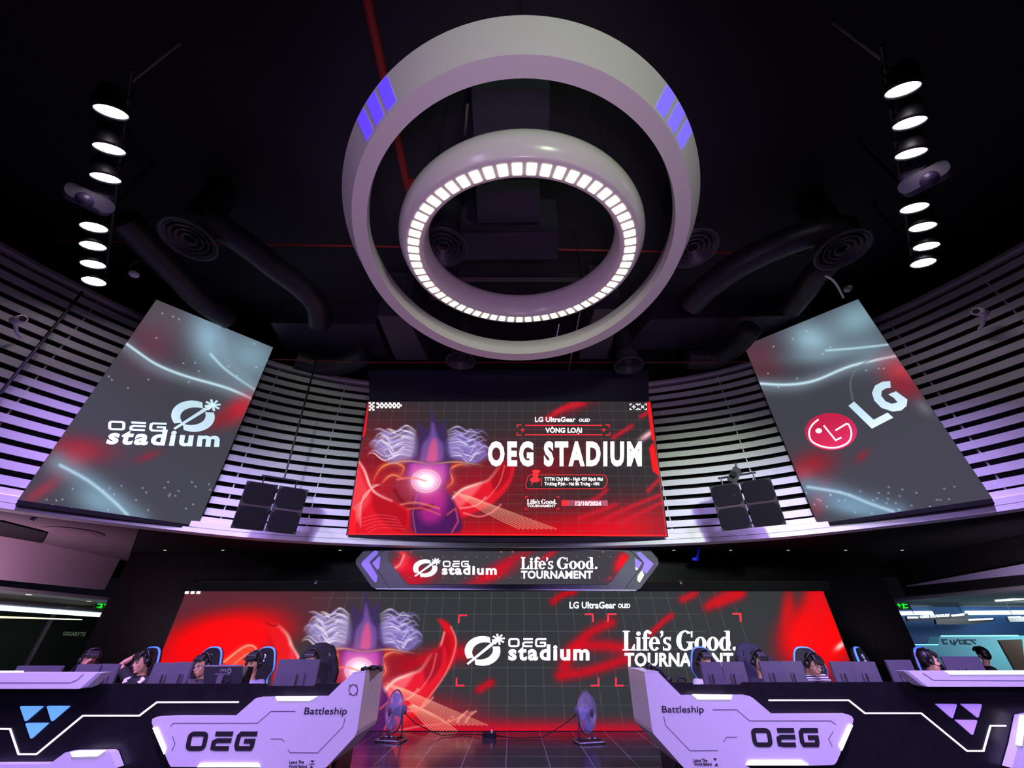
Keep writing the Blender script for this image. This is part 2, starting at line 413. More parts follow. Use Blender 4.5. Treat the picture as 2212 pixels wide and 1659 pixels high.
# ---------------------------------------------------------------- LED pictures
class Canvas:
    """The picture of an LED panel, worked out at every lamp of its own grid (coordinates: where the lamps stand in the photograph's frame)."""
    def __init__(s, corners, nx, ny):
        TL, TR, BR, BL = [Vector(c) for c in corners]; s.nx, s.ny = nx, ny
        a = np.linspace(0, 1, nx)[None, :, None]; b = np.linspace(0, 1, ny)[:, None, None]
        TL, TR, BR, BL = [np.array(c)[None, None, :] for c in (TL, TR, BR, BL)]
        s.P = ((TL * (1 - a) + TR * a) * (1 - b) + (BL * (1 - a) + BR * a) * b).reshape(-1, 3)
        q = s.P - np.array(EYE); d = q[:, 1] * CT + q[:, 2] * ST; u = -q[:, 1] * ST + q[:, 2] * CT
        s.X = CX + FPX * q[:, 0] / d; s.Y = CY - FPX * u / d; s.C = np.zeros((len(s.X), 3))
    def mix(s, al, rgb, mode='mix'):
        al = np.clip(al, 0, 1)[:, None]; c = np.array(rgb)[None, :]
        s.C = s.C + al * c if mode == 'add' else s.C * (1 - al) + c * al
        return s
    def fill(s, rgb): s.C[:] = rgb; return s
    def blob(s, x, y, rx, ry, ang, rgb, a=1, p=2, mode='mix'):
        c, n = math.cos(R(ang)), math.sin(R(ang)); dx, dy = s.X - x, s.Y - y
        q = np.hypot((dx * c + dy * n) / rx, (-dx * n + dy * c) / ry)
        return s.mix(a * np.exp(-q ** p), rgb, mode)
    def dist(s, pts):
        D = np.full(len(s.X), 1e9); T = np.zeros(len(s.X)); n = len(pts) - 1
        for i in range(n):
            (x0, y0), (x1, y1) = pts[i], pts[i + 1]; vx, vy = x1 - x0, y1 - y0; L = vx * vx + vy * vy + 1e-9
            t = np.clip(((s.X - x0) * vx + (s.Y - y0) * vy) / L, 0, 1); d = np.hypot(s.X - x0 - t * vx, s.Y - y0 - t * vy)
            k = d < D; D[k] = d[k]; T[k] = (i + t[k]) / n
        return D, T
    def stroke(s, pts, w, rgb, a=1, p=2, mode='mix', fade=None, smooth=True):
        d, t = s.dist(spline(pts, 6) if smooth and len(pts) > 2 else pts)
        ww = w
        al = a * np.exp(-(d / ww) ** p)
        if fade is not None: al *= np.interp(t, np.linspace(0, 1, len(fade)), fade)
        return s.mix(al, rgb, mode)
    def poly(s, pts, rgb, a=1, soft=2.0, smooth=True, grad=None, mode='mix'):
        if smooth: pts = spline(list(pts) + [pts[0]], 5)[:-1]
        ins = np.zeros(len(s.X), bool); n = len(pts)
        for i in range(n):
            (x0, y0), (x1, y1) = pts[i], pts[(i + 1) % n]
            if y0 == y1: continue
            k = ((y0 > s.Y) != (y1 > s.Y)) & (s.X < (x1 - x0) * (s.Y - y0) / (y1 - y0) + x0); ins ^= k
        d, _ = s.dist(list(pts) + [pts[0]]); sd = np.where(ins, d, -d); al = a * np.clip(sd / soft * .5 + .5, 0, 1)
        if grad is not None:                                  # grad: (x0, y0, x1, y1, a0, a1) opacity ramp
            x0, y0, x1, y1, g0, g1 = grad; t = np.clip(((s.X - x0) * (x1 - x0) + (s.Y - y0) * (y1 - y0)) / ((x1 - x0) ** 2 + (y1 - y0) ** 2), 0, 1); al *= g0 + (g1 - g0) * t
        return s.mix(al, rgb, mode)
    def dots(s, lines, rgb, a, w=.8):
        for p in lines: s.stroke(p, w, rgb, a, smooth=False)
        return s
    def build(s, name, parent):
        nx, ny = s.nx, s.ny; i = np.arange(nx * ny).reshape(ny, nx)
        f = np.stack([i[:-1, :-1], i[1:, :-1], i[1:, 1:], i[:-1, 1:]], -1).reshape(-1, 4)
        me = bpy.data.meshes.new(name); off = np.array(wpos(parent))
        me.from_pydata((s.P - off).tolist(), [], f.tolist())
        ca = me.color_attributes.new('picture', 'FLOAT_COLOR', 'POINT')
        c = np.clip(s.C, 0, 1.6); l = np.where(c <= .04045, c / 12.92, ((c + .055) / 1.055) ** 2.4)
        ca.data.foreach_set('color', np.concatenate([l, np.ones((len(l), 1))], 1).astype(np.float32).ravel())
        me.materials.append(M['picture']); return put(name, me, parent)
# ================================================================ THE SETTING
mb = MB(); mb.box((0, 4, -.05), (46, 36, .1)); struct('floor', mb, M['floor'], 'polished dark tiled stage floor reflecting the red screen', 'floor')
mb = MB(); mb.box((0, 4, 8.35), (46, 36, .1)); struct('ceiling', mb, M['ceil'], 'high black painted ceiling above the hanging rings', 'ceiling')

# curved drum: plan path of the slatted wall (x, y), scaled in metres
half = [(0, 8.93), (1.9, 8.84), (3.7, 8.5), (4.9, 8.1), (5.8, 7.6), (6.95, 6.72), (7.66, 5.98), (8.2, 5.12), (8.6, 4.3), (8.95, 3.2), (9.1, 2.0), (9.1, .6), (8.8, -1.0)]
path = spline([(-x, y) for x, y in half[:0:-1]] + half, 5)
def pathframe(pts):
    out = []
    for i, p in enumerate(pts):
        a = Vector(pts[max(i - 1, 0)]); b = Vector(pts[min(i + 1, len(pts) - 1)]); t = (b - a).normalized(); out.append((Vector(p), Vector((-t.y, t.x))))
    return out
PF = pathframe(path)
def sweep(mb, prof):                                          # prof: closed (out, z) loop; out is measured away from the arena
    k = len(prof); vs = []
    for p, n in PF:
        for o, z in prof: vs.append((p.x + n.x * o, p.y + n.y * o, z))
    N = len(PF)
    return mb.add(vs, [(i * k + q, (i + 1) * k + q, (i + 1) * k + (q + 1) % k, i * k + (q + 1) % k) for i in range(N - 1) for q in range(k)] + [tuple(range(k)), tuple(range((N - 1) * k, N * k))])
mb = MB(); ZT, ZB = 6.92, 3.40; NS = 16; pitch = (ZT - ZB) / NS
for k in range(NS):
    z = ZB + k * pitch + .025; sweep(mb, [(0, z), (.022, z), (.022, z + .130), (0, z + .130)])
mb.mi = 1; sweep(mb, [(.16, 3.2), (.2, 3.2), (.2, 7.05), (.16, 7.05)])
mb.mi = 0
for i in range(6, len(PF) - 6, 7):                            # little hangers behind the slats
    p, n = PF[i]
    for k in range(0, NS + 1):
        z = ZB + k * pitch; mb.box((p.x + n.x * .05, p.y + n.y * .05, z - .012), (.02, .02, .09))
struct('wall_curved', mb, [M['slat'], M['void']], 'curved wall of pale horizontal slats over a black backing', 'wall')
mb = MB(); sweep(mb, [(-.05, 3.29), (-.04, 3.38), (.16, 3.38), (.16, 3.08), (-.10, 3.08), (-.10, 3.16), (-.06, 3.165), (-.085, 3.175), (-.085, 3.27)])
struct('trim_1', mb, M['trim'], 'pale curved fascia along the foot of the slatted wall', 'trim')
mb = MB(); sweep(mb, [(-.03, 6.93), (-.06, 6.97), (-.05, 7.04), (.0, 7.07), (.1, 7.07), (.1, 6.93)])
struct('trim_2', mb, M['rail'], 'rounded grey rail along the top of the slatted wall', 'trim')

# stage back wall, ceiling over the stage, side bays
mb = MB(); mb.box((-.24, 9.82, 1.55), (17.14, .2, 3.1)); struct('wall_back', mb, M['wallgloss'], 'glossy black wall behind and around the stage screen')
ED = [(p.x + n.x * .17, p.y + n.y * .17) for p, n in PF]
e1 = [e for e in ED if e[1] > 2 and e[0] / e[1] > -.945]; e2 = [e for e in ED if e[1] > 2 and e[0] / e[1] <= -.905]
mb = MB()
mb.prism([(x, y, 3.11) for x, y in e1] + [(16, 2.0, 3.11), (16, 14, 3.11), (-9.6, 14, 3.11), (-9.2, 10.2, 3.11)], (0, 0, .08))
struct('ceiling_stage', mb, M['void'], 'black lowered ceiling above the back of the stage', 'ceiling')
mb = MB(); mb.prism([(-9.03, 9.95, 3.10), (-9.6, 14, 3.10), (-13, 14, 3.10), (-13, 2.0, 3.10)] + [(x, y, 3.10) for x, y in e2], (0, 0, .08))
struct('ceiling_left', mb, M['rose'], 'dusky rose plaster ceiling left of the stage', 'ceiling')
mb = MB(); mb.prism([(-9.75, 3, 2.33), (-9.72, 10.5, 2.43), (-9.72, 10.5, 3.1), (-9.75, 3, 3.1)], (-.15, 0, 0)); struct('trim_3', mb, M['pink'], 'pinkish bulkhead below the left lounge ceiling', 'bulkhead')
mb = MB(); mb.prism([(9.77, 3, 2.28), (9.77, 11, 2.34), (9.77, 11, 3.1), (9.77, 3, 3.1)], (.15, 0, 0)); struct('trim_4', mb, M['black'], 'black bulkhead under the right lounge ceiling', 'bulkhead')
mpB = onplane((9.74, 8, 2), (1, 0, 0))
mb = MB(); mb.prism([mpB(2330, 1196), mpB(1958, 1265), mpB(1958, 1267), mpB(2330, 1228)], (.2, 0, 0)); struct('trim_5', mb, M['lav'], 'lavender lower strip of the right bulkhead', 'bulkhead')
mb = MB(); mb.box((-11.4, 9, 2.26), (3.2, 13, .06)); struct('ceiling_lounge_left', mb, M['greystrip'], 'grey lounge ceiling behind the pink bulkhead', 'ceiling')
mb = MB(); mb.box((13, 9.5, 2.28), (6.3, 9, .06)); struct('ceiling_lounge_right', mb, M['greystrip'], 'grey lounge ceiling behind the lavender bulkhead', 'ceiling')
mb = MB(); mb.box((-13.1, 9, 1.2), (.2, 13, 2.4)); struct('wall_left', mb, M['shopglass'], 'dark reflective shop glass wall of the left lounge')
mb = MB(); mb.box((-10.8, 15.4, 1.2), (5, .2, 2.4)); struct('wall_left_end', mb, M['black'], 'dark end wall of the left lounge')
mb = MB(); mb.box((13.5, 13.6, 1.2), (9, .2, 2.4)); struct('wall_right', mb, M['bluewall'], 'blue painted wall at the back of the right lounge')

# light the lounges have of their own, then two unseen fills added
for x, y in ((-11.4, 9.2), (-11.6, 12.2)): lamp('lounge_light', 'AREA', (x, y, 2.2), (x, y, 0), 10, (.82, 1, .95), .8)
lamp('lounge_light', 'AREA', (13.4, 11.2, 2.2), (13.2, 13, .6), 60, (.8, .95, 1), 1.2)
lamp('lounge_fill', 'AREA', (-9.0, 6.5, 1.4), (-10.3, 7.6, 3.1), 120, (1, .62, .9), .8)  # added fill, no visible source, brightens left ceiling and bulkhead
lamp('lounge_fill', 'AREA', (8.9, 7.2, 1.4), (10.2, 8.2, 2.3), 40, (.85, .7, 1), .8)  # added fill, no visible source, brightens the right bulkhead

# ================================================================ LED SCREENS
def led_case(mbq, corners, depth, nrm): return mbq.prism(corners, nrm * depth)
def plane_of(c): return onplane(c[0], (Vector(c[1]) - Vector(c[0])).cross(Vector(c[3]) - Vector(c[0])))
def normal_of(c):                                              # points away from the camera
    n = (Vector(c[1]) - Vector(c[0])).cross(Vector(c[3]) - Vector(c[0])).normalized(); return n if n.dot(Vector(c[0]) - EYE) > 0 else -n
def grow(c, e):
    m = sum((Vector(q) for q in c), Vector()) / 4; return [Vector(q) + (Vector(q) - m).normalized() * e for q in c]
DK = (.20, .185, .20)

def artwork(cv, T, k):
    """abstract ribbons, plumes and a glowing orb; T maps the upper screen's layout onto another screen, k scales stroke widths"""
    t = lambda L: [T(*p) for p in L]
    def P(L, c, a=1, soft=2.5, **q): cv.poly(t(L), c, a, soft, **q)
    def S(L, w, c, a=1, **q): cv.stroke(t(L), w * k, c, a, **q)
    rs = np.random.RandomState(11)
    # red sails to the left and right
    P([(768, 988), (788, 1012), (806, 1058), (850, 1082), (885, 1105), (872, 1150), (812, 1156), (760, 1156), (757, 1090)], (.90, .06, .13), .97, 3)
    P([(770, 992), (783, 1030), (800, 1075), (780, 1110), (764, 1130), (758, 1085)], (.98, .30, .34), .75, 5)
    P([(808, 1062), (850, 1085), (880, 1110), (868, 1148), (830, 1130), (806, 1095)], (.70, .03, .10), .85, 4)
    P([(976, 1078), (1010, 1050), (1052, 1038), (1078, 1008), (1102, 992), (1112, 1010), (1098, 1052), (1064, 1088), (1024, 1108), (990, 1118)], (.92, .10, .18), .95, 3)
    P([(1060, 1035), (1080, 1008), (1102, 992), (1100, 1030), (1070, 1062)], (.62, .06, .12), .85, 4)
    P([(978, 1078), (1008, 1055), (1040, 1045), (1020, 1072), (992, 1096)], (1, .42, .46), .85, 4)
    S([(768, 988), (786, 1014), (806, 1060), (846, 1082)], 3, (1, .88, .84), .95, fade=[.4, 1, .5]); S([(974, 1080), (998, 1058), (1030, 1046), (1056, 1036), (1078, 1008)], 3.2, (1, .86, .80), .95, fade=[1, 1, .5, .2])
    S([(1002, 1108), (1034, 1116), (1060, 1108), (1082, 1090)], 2, (1, .52, .55), .8); S([(994, 1098), (1028, 1092), (1050, 1074)], 2, (1, .66, .66), .8); S([(1090, 1006), (1078, 1045), (1050, 1080)], 1.4, (1, .5, .5), .7)
    for j in range(9): S([(980 + j * 5, 1062 + j * 1.5), (1042 + j * 7, 1104), (1122 + j * 10, 1143)], .9, (1, .72, .60), .75)
    for j in range(9): S([(806 + j * 2, 1046), (792 - j, 1072), (760 + j * 2.5, 1100 + j * 5)], .8, (1, .66, .66), .65)
    for j in range(5): S([(858 + j * 4, 1118 + j * 6), (820, 1112 + j * 7), (772 + j * 6, 1122 + j * 7)], 1, (1, .36, .4), .6)
    # red and copper swirls low on both sides
    for L, w in (([(806, 1040), (822, 1012), (850, 1000), (872, 1010), (862, 1030)], 6), ([(1014, 1006), (990, 1004), (972, 1016), (978, 1040), (962, 1056)], 6), ([(824, 1044), (846, 1026), (872, 1034)], 5)): S(L, w, (.80, .24, .15), .95, fade=[.3, 1, 1, .3]); S(L, 1.2, (.97, .72, .46), .9, fade=[.2, 1, 1, .2])
    # violet flame behind the orb
    P([(884, 984), (912, 978), (952, 980), (970, 996), (972, 1030), (962, 1052), (984, 1090), (998, 1142), (960, 1156), (900, 1154), (888, 1118), (896, 1060), (878, 1020)], (.30, .10, .36), .97, 4)
    P([(890, 990), (920, 986), (958, 992), (964, 1022), (948, 1048), (900, 1048), (884, 1022)], (.70, .26, .74), .95, 8); P([(904, 1060), (956, 1060), (962, 1100), (940, 1128), (910, 1120)], (.72, .14, .56), .85, 10)
    P([(896, 984), (930, 980), (956, 988), (940, 1004), (904, 1004)], (.42, .30, .66), .9, 6)
    S([(966, 1112), (984, 1098), (990, 1126), (976, 1150)], 1.6, (.95, .36, .40), .8, smooth=False); S([(900, 1070), (892, 1110), (898, 1150)], 1.2, (.9, .5, .6), .6)
    # dark violet flame tongues, and pale streams of light drifting away on both sides
    P([(884, 1000), (892, 962), (906, 940), (900, 912), (924, 926), (932, 888), (948, 920), (966, 906), (962, 940), (976, 966), (972, 1000)], (.24, .17, .36), .96, 4)
    P([(908, 996), (912, 962), (928, 940), (934, 912), (946, 944), (958, 962), (952, 996)], (.46, .32, .62), .92, 4); P([(922, 996), (926, 968), (938, 946), (946, 970), (942, 996)], (.84, .34, .56), .9, 4)
    P([(802, 960), (828, 938), (862, 944), (888, 926), (900, 952), (894, 986), (858, 1000), (826, 990), (812, 976)], (.62, .56, .76), .8, 7)
    P([(966, 952), (992, 934), (1018, 946), (1044, 960), (1054, 984), (1022, 1002), (986, 994), (968, 978)], (.52, .45, .74), .8, 7)
    for j in range(26):
        f = j / 25; col = [(.98, .96, 1), (.56, .49, .74), (.86, .80, .95), (.72, .66, .88)][j % 4]
        x0, y0 = 898 - 10 * f, 932 + 56 * f; L = 60 + 38 * rs.rand()
        S([(x0, y0), (x0 - L * .3, y0 - 10 + 8 * f + rs.uniform(-3, 3)), (x0 - L * .6, y0 + 8 * f + rs.uniform(-5, 5)), (x0 - L * .85, y0 - 8 + rs.uniform(-6, 6)), (x0 - L, y0 - 2 + rs.uniform(-9, 9))], 1.5, col, .92, fade=[.3, 1, 1, .8, .1])
        x0 = 966 + 8 * f; L = 56 + 34 * rs.rand()
        S([(x0, y0), (x0 + L * .3, y0 - 8 + 8 * f + rs.uniform(-3, 3)), (x0 + L * .6, y0 + 10 * f + rs.uniform(-5, 5)), (x0 + L * .85, y0 - 4 + rs.uniform(-6, 6)), (x0 + L, y0 + rs.uniform(-9, 9))], 1.5, [(.94, .92, 1), (.46, .38, .70), (.78, .70, .93), (.60, .52, .82)][j % 4], .92, fade=[.3, 1, 1, .8, .1])
    S([(820, 1006), (880, 996), (930, 1002), (985, 998), (1046, 1006)], 1.8, (.92, .68, .44), .85, fade=[.1, 1, .4, 1, .1])
    # the orb
    cx, cy = T(920, 1039); kx = T(970, 1039)[0] - cx; ky = T(920, 1089)[1] - cy
    cv.blob(cx, cy, kx * .9, ky * .78, 0, (1, .42, .66), .9); cv.blob(cx, cy, kx * .52, ky * .44, 0, (1.15, 1.1, 1.15), 1, 3); S(ellipse(920, 1039, 31, 24, 28) + [(951, 1039)], 1.5, (1, .78, .86), .95, smooth=False); S(ellipse(920, 1039, 26, 19, 28) + [(946, 1039)], .9, (1, .9, .95), .8, smooth=False)
    S([(858, 1036), (890, 1032), (920, 1039)], 2, (1, .5, .45), .8); S([(852, 1058), (872, 1086), (906, 1098), (934, 1092)], 4, (.50, .06, .12), .9); S([(866, 1090), (900, 1086), (948, 1098)], 2.4, (.90, .48, .40), .85); S([(880, 1100), (912, 1098), (950, 1112)], 2, (.86, .40, .36), .8)

# ---- upper screen
cU = [at(795, 868, 7.80), at(1405, 868, 7.80), at(1441, 1159, 8.36), at(750, 1155, 8.36)]
up = thing('led_screen', 'wide upper screen on the slatted wall with red artwork and bold white stadium title', 'screen', (0, 8.5, 3.2))
mapU, nU = plane_of(cU), normal_of(cU)
cv = Canvas(cU, 560, 260); cv.fill(DK)
cv.blob(1100, 1195, 460, 80, 0, (1, .02, .08), 1.1, 2); cv.blob(800, 1060, 90, 120, 15, (.80, .06, .14), .9, 2)
cv.blob(1300, 1150, 160, 45, -12, (.92, .05, .12), .9, 2); cv.blob(1010, 1050, 120, 60, -25, (.70, .07, .13), .8)
cv.blob(1180, 1020, 110, 40, -30, (.55, .07, .12), .7); cv.blob(1240, 880, 90, 14, -25, (.55, .10, .16), .7); cv.blob(820, 985, 60, 26, -20, (.50, .07, .12), .7)
for p in ([(1180, 905), (1215, 885), (1250, 875)], [(1200, 890), (1240, 870), (1260, 872)], [(1325, 945), (1365, 920)], [(1385, 900), (1400, 890)], [(1400, 1060), (1425, 1035)], [(1260, 1090), (1290, 1075), (1310, 1058)], [(1290, 1130), (1350, 1100), (1425, 1070)], [(1330, 1135), (1390, 1105), (1430, 1085)], [(1250, 1120), (1330, 1090)]):
    cv.stroke(p, 5, (.86, .10, .17), .8)
for y in range(868, 1160, 20):
    w = (y - 868) / 292
    cv.stroke([(800 - 45 * w, y), (1405 + 32 * w, y)], .7, (.45, .42, .45), .35, smooth=False)
for k in range(23):
    cv.stroke([(795 + k * 27.7, 868), (752 + k * 31.3, 1156)], .7, (.45, .42, .45), .3, smooth=False)
artwork(cv, lambda x, y: (x, y), 1)
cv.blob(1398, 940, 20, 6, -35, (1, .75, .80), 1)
for p in ([(785, 868), (797, 868), (789, 938), (774, 956), (772, 950)], [(1397, 868), (1406, 868), (1416, 955), (1408, 950)], [(1402, 968), (1412, 955), (1426, 1030), (1410, 1018)], [(752, 1156), (760, 1098), (768, 1105), (768, 1156)]): cv.poly(p, (1, .10, .13), 1, 1.5, smooth=False)
cv.stroke([(752, 1154), (1440, 1157)], 2, (1, .18, .2), 1, smooth=False); cv.stroke([(1416, 955), (1440, 1157)], 1.5, (1, .2, .22), .9, smooth=False)
cv.build('picture', up)
mb = MB(); led_case(mb, [c + nU * .012 for c in grow(cU, .03)], .12, nU); part('case', mb, M['screenblack'], up)
mb = MB(); b = [at(793, 796, 7.75), at(1403, 796, 7.75), cU[1], cU[0]]; mb.prism([p + nU * .1 for p in b], nU * .06); part('mounting_panel', mb, mat('purple_black_panel', (.11, .08, .20), .5), up)
fU = -nU * .012
def lay(name, polys, mp, off, m, parent): return part(name, slabs(polys, mp, off), m, parent)
FP = font_polys
rows = [fit_box(FP('LG UltraGear', .02), (1155.7, 901, 1243, 911.5)), fit_box(FP('OLED', .02), (1250.5, 904.5, 1274.5, 911)), fit_box(FP('V\u00d2NG LO\u1ea0I', .03), (1178, 921.5, 1257, 938))]
lay('subtitle_lettering', sum(rows, []), mapU, fU, M['txt'], up)
lay('title_lettering', fit_box(FP('OEG STADIUM', .05, space=1.24), (1054, 953, 1386, 1008)), mapU, fU, M['txt'], up)
lay('date_lettering', fit_box(FP('12/10/2024', .02), (1243, 1083, 1298, 1092.5)), mapU, fU * 1.6, M['txt'], up)
lay('address_lettering', fit_box(FP('TTTM Ch\u1ee3 M\u01a1 - Ng\u00f5 459 B\u1ea1ch Mai', .015), (1176, 1031, 1302, 1041)) + fit_box(FP('Tr\u01b0\u01a1ng \u0110\u1ecbnh - Hai B\u00e0 Tr\u01b0ng - HN', .015), (1176, 1041, 1294, 1051)), mapU, fU * 1.6, M['txt'], up)
lay('slogan_lettering', fit_box(lifes_good(), (1138.5, 1078.5, 1203, 1089)) + fit_box(FP('TOURNAMENT', .02), (1138.5, 1090, 1200, 1095.5)), mapU, fU, M['txt'], up)
lay('address_plate', [roundpoly([(1142, 1026), (1305, 1026), (1312, 1034), (1310, 1049), (1302, 1056), (1138, 1056), (1135, 1048)], 5)], mapU, fU * .6, M['txtdark'], up)
red = stroke(roundpoly([(1142, 1026), (1305, 1026), (1312, 1034), (1310, 1049), (1302, 1056), (1138, 1056), (1135, 1048)], 5), 1.3, True)
red += stroke([(1117, 924), (1117, 918), (1126, 918)], 1.4) + stroke([(1307, 918), (1316, 918), (1316, 924)], 1.4) + stroke([(1117, 934), (1117, 940), (1126, 940)], 1.4) + stroke([(1307, 940), (1317, 940), (1317, 934)], 1.4) + stroke([(1134, 919), (1301, 919)], 1.4) + stroke([(1134, 939.5), (1301, 939.5)], 1.4)
for x in (1129, 1304): red += stroke([(x - 4, 929), (x + 4, 929)], 1.4) + stroke([(x, 925), (x, 933)], 1.4)
red += stroke([(1169.5, 1032), (1169.5, 1050)], 1.6) + [ellipse(1155.5, 1036.5, 11, 5.5, 20), [(1151, 1022), (1163, 1020), (1161, 1036), (1151, 1036)], ellipse(1158, 1018.5, 9, 3.5, 16), [(1149, 1038), (1153, 1039), (1147, 1050)]]
for x, y, a, c in ((1135, 1073, 1, 1), (1207, 1073, -1, 1), (1135, 1100, 1, -1), (1207, 1100, -1, -1)): red += stroke([(x, y + 4 * c), (x, y), (x + 5 * a, y)], 1.2)
red += [[(1213, 1081), (1227, 1081), (1227, 1092.5), (1213, 1092.5)]]
lay('red_marks', red, mapU, fU * 1.4, M['txtred'], up)
lay('date_bar', [[(1213, 1080.5), (1312, 1081), (1313, 1093), (1213, 1093)]], mapU, fU * .7, M['txtpink'], up)
wh = []
for i in range(12):
    for j in range(3):
        if (i + j) % 2 == 0: wh.append(roundpoly([(813.5 + i * 4.5, 870 + j * 4), (818.5 + i * 4.5, 870 + j * 4), (818.5 + i * 4.5, 874 + j * 4), (813.5 + i * 4.5, 874 + j * 4)], 1))
for i in range(3):
    for j in range(5):
        if (i + j) % 2 == 0: wh.append([(797 + i * 4, 869 + j * 3.6), (801 + i * 4, 869 + j * 3.6), (801 + i * 4, 872.6 + j * 3.6), (797 + i * 4, 872.6 + j * 3.6)])
for x in (1369, 1388):
    for sx in (-1, 1):
        for sy in (-1, 1): wh += stroke([(x + 8 * sx, 879 + 3 * sy), (x + 8 * sx, 879 + 6 * sy), (x + 4 * sx, 879 + 6 * sy)], 1.5)
wh += stroke([(1365, 879), (1373, 879)], 1.5) + stroke([(1369, 875), (1369, 883)], 1.5) + stroke([(1385, 876), (1391, 882)], 1.5) + stroke([(1391, 876), (1385, 882)], 1.5)
lay('white_marks', wh, mapU, fU, M['txt'], up)

# ---- stage screen
YL = 9.64
cL = [at(402, 1278, YL), at(1778, 1276.5, YL), at(1872, 1580, YL), at(300, 1580, YL)]
cL[3].x = cL[0].x; cL[2].x = cL[1].x; zt = (cL[0].z + cL[1].z) / 2; cL[0].z = cL[1].z = zt; cL[2].z = cL[3].z = .01
st = thing('led_screen', 'very wide stage screen behind the players with two white logos on dark red artwork', 'screen', (0, YL, 0))
mapL, nL = plane_of(cL), normal_of(cL)
cv = Canvas(cL, 900, 200); cv.fill((.205, .215, .23))
cv.blob(430, 1300, 330, 110, 0, (.37, .15, .19), .95, 4); cv.blob(480, 1385, 150, 62, -12, (1, .02, .02), 1.15, 4); cv.blob(420, 1450, 130, 45, 0, (.98, .02, .04), 1, 3)
cv.blob(1780, 1420, 110, 90, 0, (.52, .10, .15), .9, 4); cv.blob(1770, 1375, 88, 75, -8, (1, .02, .02), 1.1, 5); cv.blob(1765, 1300, 34, 70, 8, (.95, .04, .08), .95, 3); cv.blob(1702, 1320, 16, 50, 3, (.88, .05, .08), .8, 3)
cv.blob(1815, 1395, 14, 6, -40, (1, .85, .85), 1)
for y in (1292, 1327, 1364, 1401, 1442, 1482, 1524, 1567):
    k = (y - 1278) / 302
    cv.stroke([(680 - 20 * k, y), (1500 + 90 * k, y)], .8, (.55, .55, .56), .3, smooth=False)
for k in range(-11, 15):
    cv.stroke([(1096 + k * 34.3, 1278), (1096 + k * 42.0, 1580)], .8, (.55, .55, .56), .28, smooth=False)
for a in ((1100, 1590, 620, 34, 0, 1, 3), (880, 1560, 160, 60, 0, .8, 3)): cv.blob(a[0], a[1], a[2], a[3], 0, (.82, .05, .14), a[5], a[6])
for p, w in (([(1195, 1300), (1215, 1285), (1240, 1278)], 8), ([(1475, 1295), (1500, 1282)], 9), ([(1530, 1310), (1560, 1290), (1600, 1275)], 12), ([(1550, 1305), (1600, 1285)], 10), ([(1210, 1460), (1270, 1450), (1350, 1425)], 13), ([(1230, 1415), (1270, 1370), (1320, 1345)], 12), ([(1220, 1440), (1240, 1400), (1300, 1395), (1345, 1400)], 15), ([(1405, 1370), (1430, 1345), (1450, 1330)], 7), ([(1035, 1490), (1060, 1475)], 9), ([(880, 1440), (930, 1420), (1000, 1410)], 20)):
    cv.stroke(p, w, (.86, .04, .10), .85)
cv.poly([(575, 1343), (600, 1350), (622, 1372), (634, 1410), (646, 1450), (640, 1490), (592, 1484), (594, 1430), (590, 1390)], (.95, .08, .10), .97, 4); cv.stroke([(600, 1350), (622, 1374), (634, 1412), (646, 1452)], 4, (1, .90, .84), .95, fade=[.2, .8, 1]); cv.stroke([(575, 1344), (588, 1352), (598, 1350)], 2, (.55, .03, .06), .8)
cv.poly([(478, 1428), (520, 1396), (545, 1392), (560, 1408), (562, 1440), (500, 1444)], (.98, .34, .24), .75, 5); cv.stroke([(484, 1430), (526, 1398), (548, 1396), (558, 1412)], 1.8, (1, .72, .6), .9); cv.stroke([(500, 1440), (530, 1415), (552, 1410)], 1.4, (1, .62, .5), .8)
cv.poly([(945, 1337), (960, 1340), (974, 1354), (986, 1388), (980, 1430), (958, 1462), (926, 1510), (900, 1545), (832, 1580), (815, 1520), (840, 1478), (880, 1458), (916, 1448), (944, 1404), (958, 1368)], (.92, .06, .11), .95, 4)
cv.poly([(962, 1362), (976, 1380), (972, 1420), (950, 1440), (930, 1470), (912, 1490), (918, 1456), (946, 1408)], (.72, .05, .09), .85, 6); cv.poly([(826, 1545), (820, 1508), (846, 1474), (896, 1456), (902, 1480), (870, 1510), (850, 1545)], (1, .50, .50), .8, 8)
cv.stroke([(812, 1550), (820, 1504), (846, 1474), (892, 1455)], 9, (1.15, 1.0, .97), 1, fade=[1, 1, .8, .2]); cv.stroke([(974, 1354), (985, 1392), (962, 1456), (908, 1530)], 2, (1, .56, .56), .8); cv.stroke([(896, 1456), (922, 1446), (948, 1404), (960, 1366)], 2.2, (1, .66, .62), .85)
for k in range(3): cv.stroke([(930 - k * 8, 1430 + k * 14), (915 - k * 7, 1470 + k * 12), (890 - k * 4, 1500 + k * 14)], 1.5, (1, .42, .44), .7)
for k in range(9): cv.stroke([(864 + k * 4, 1508 + k * 2), (905 + k * 5.5, 1550), (935 + k * 7, 1582)], 1.1, (1, .72, .58), .8)
cv.blob(846, 1512, 30, 34, 0, (1.1, .92, .90), .95)
cv.stroke([(820, 1588), (900, 1570), (960, 1562), (1020, 1538)], 2, (.95, .48, .5), .75)
for x in (988, 1006): cv.stroke([(x, 1560), (x + 8, 1547), (x + 22, 1536)], 2.0, (1, .66, .54), .85)
for x, y in ((978, 1548), (970, 1556), (925, 1460), (922, 1478), (918, 1495)): cv.blob(x, y, 3, 2.4, 0, (1, .5, .48), .9)
cv.poly([(700, 1400), (860, 1400), (905, 1440), (880, 1480), (690, 1484)], (.66, .05, .10), .8, 10)
artwork(cv, lambda x, y: (784 + (x - 928) * .98, 1448 + (y - 1038) * 1.13), 1.15)
cv.build('picture', st)
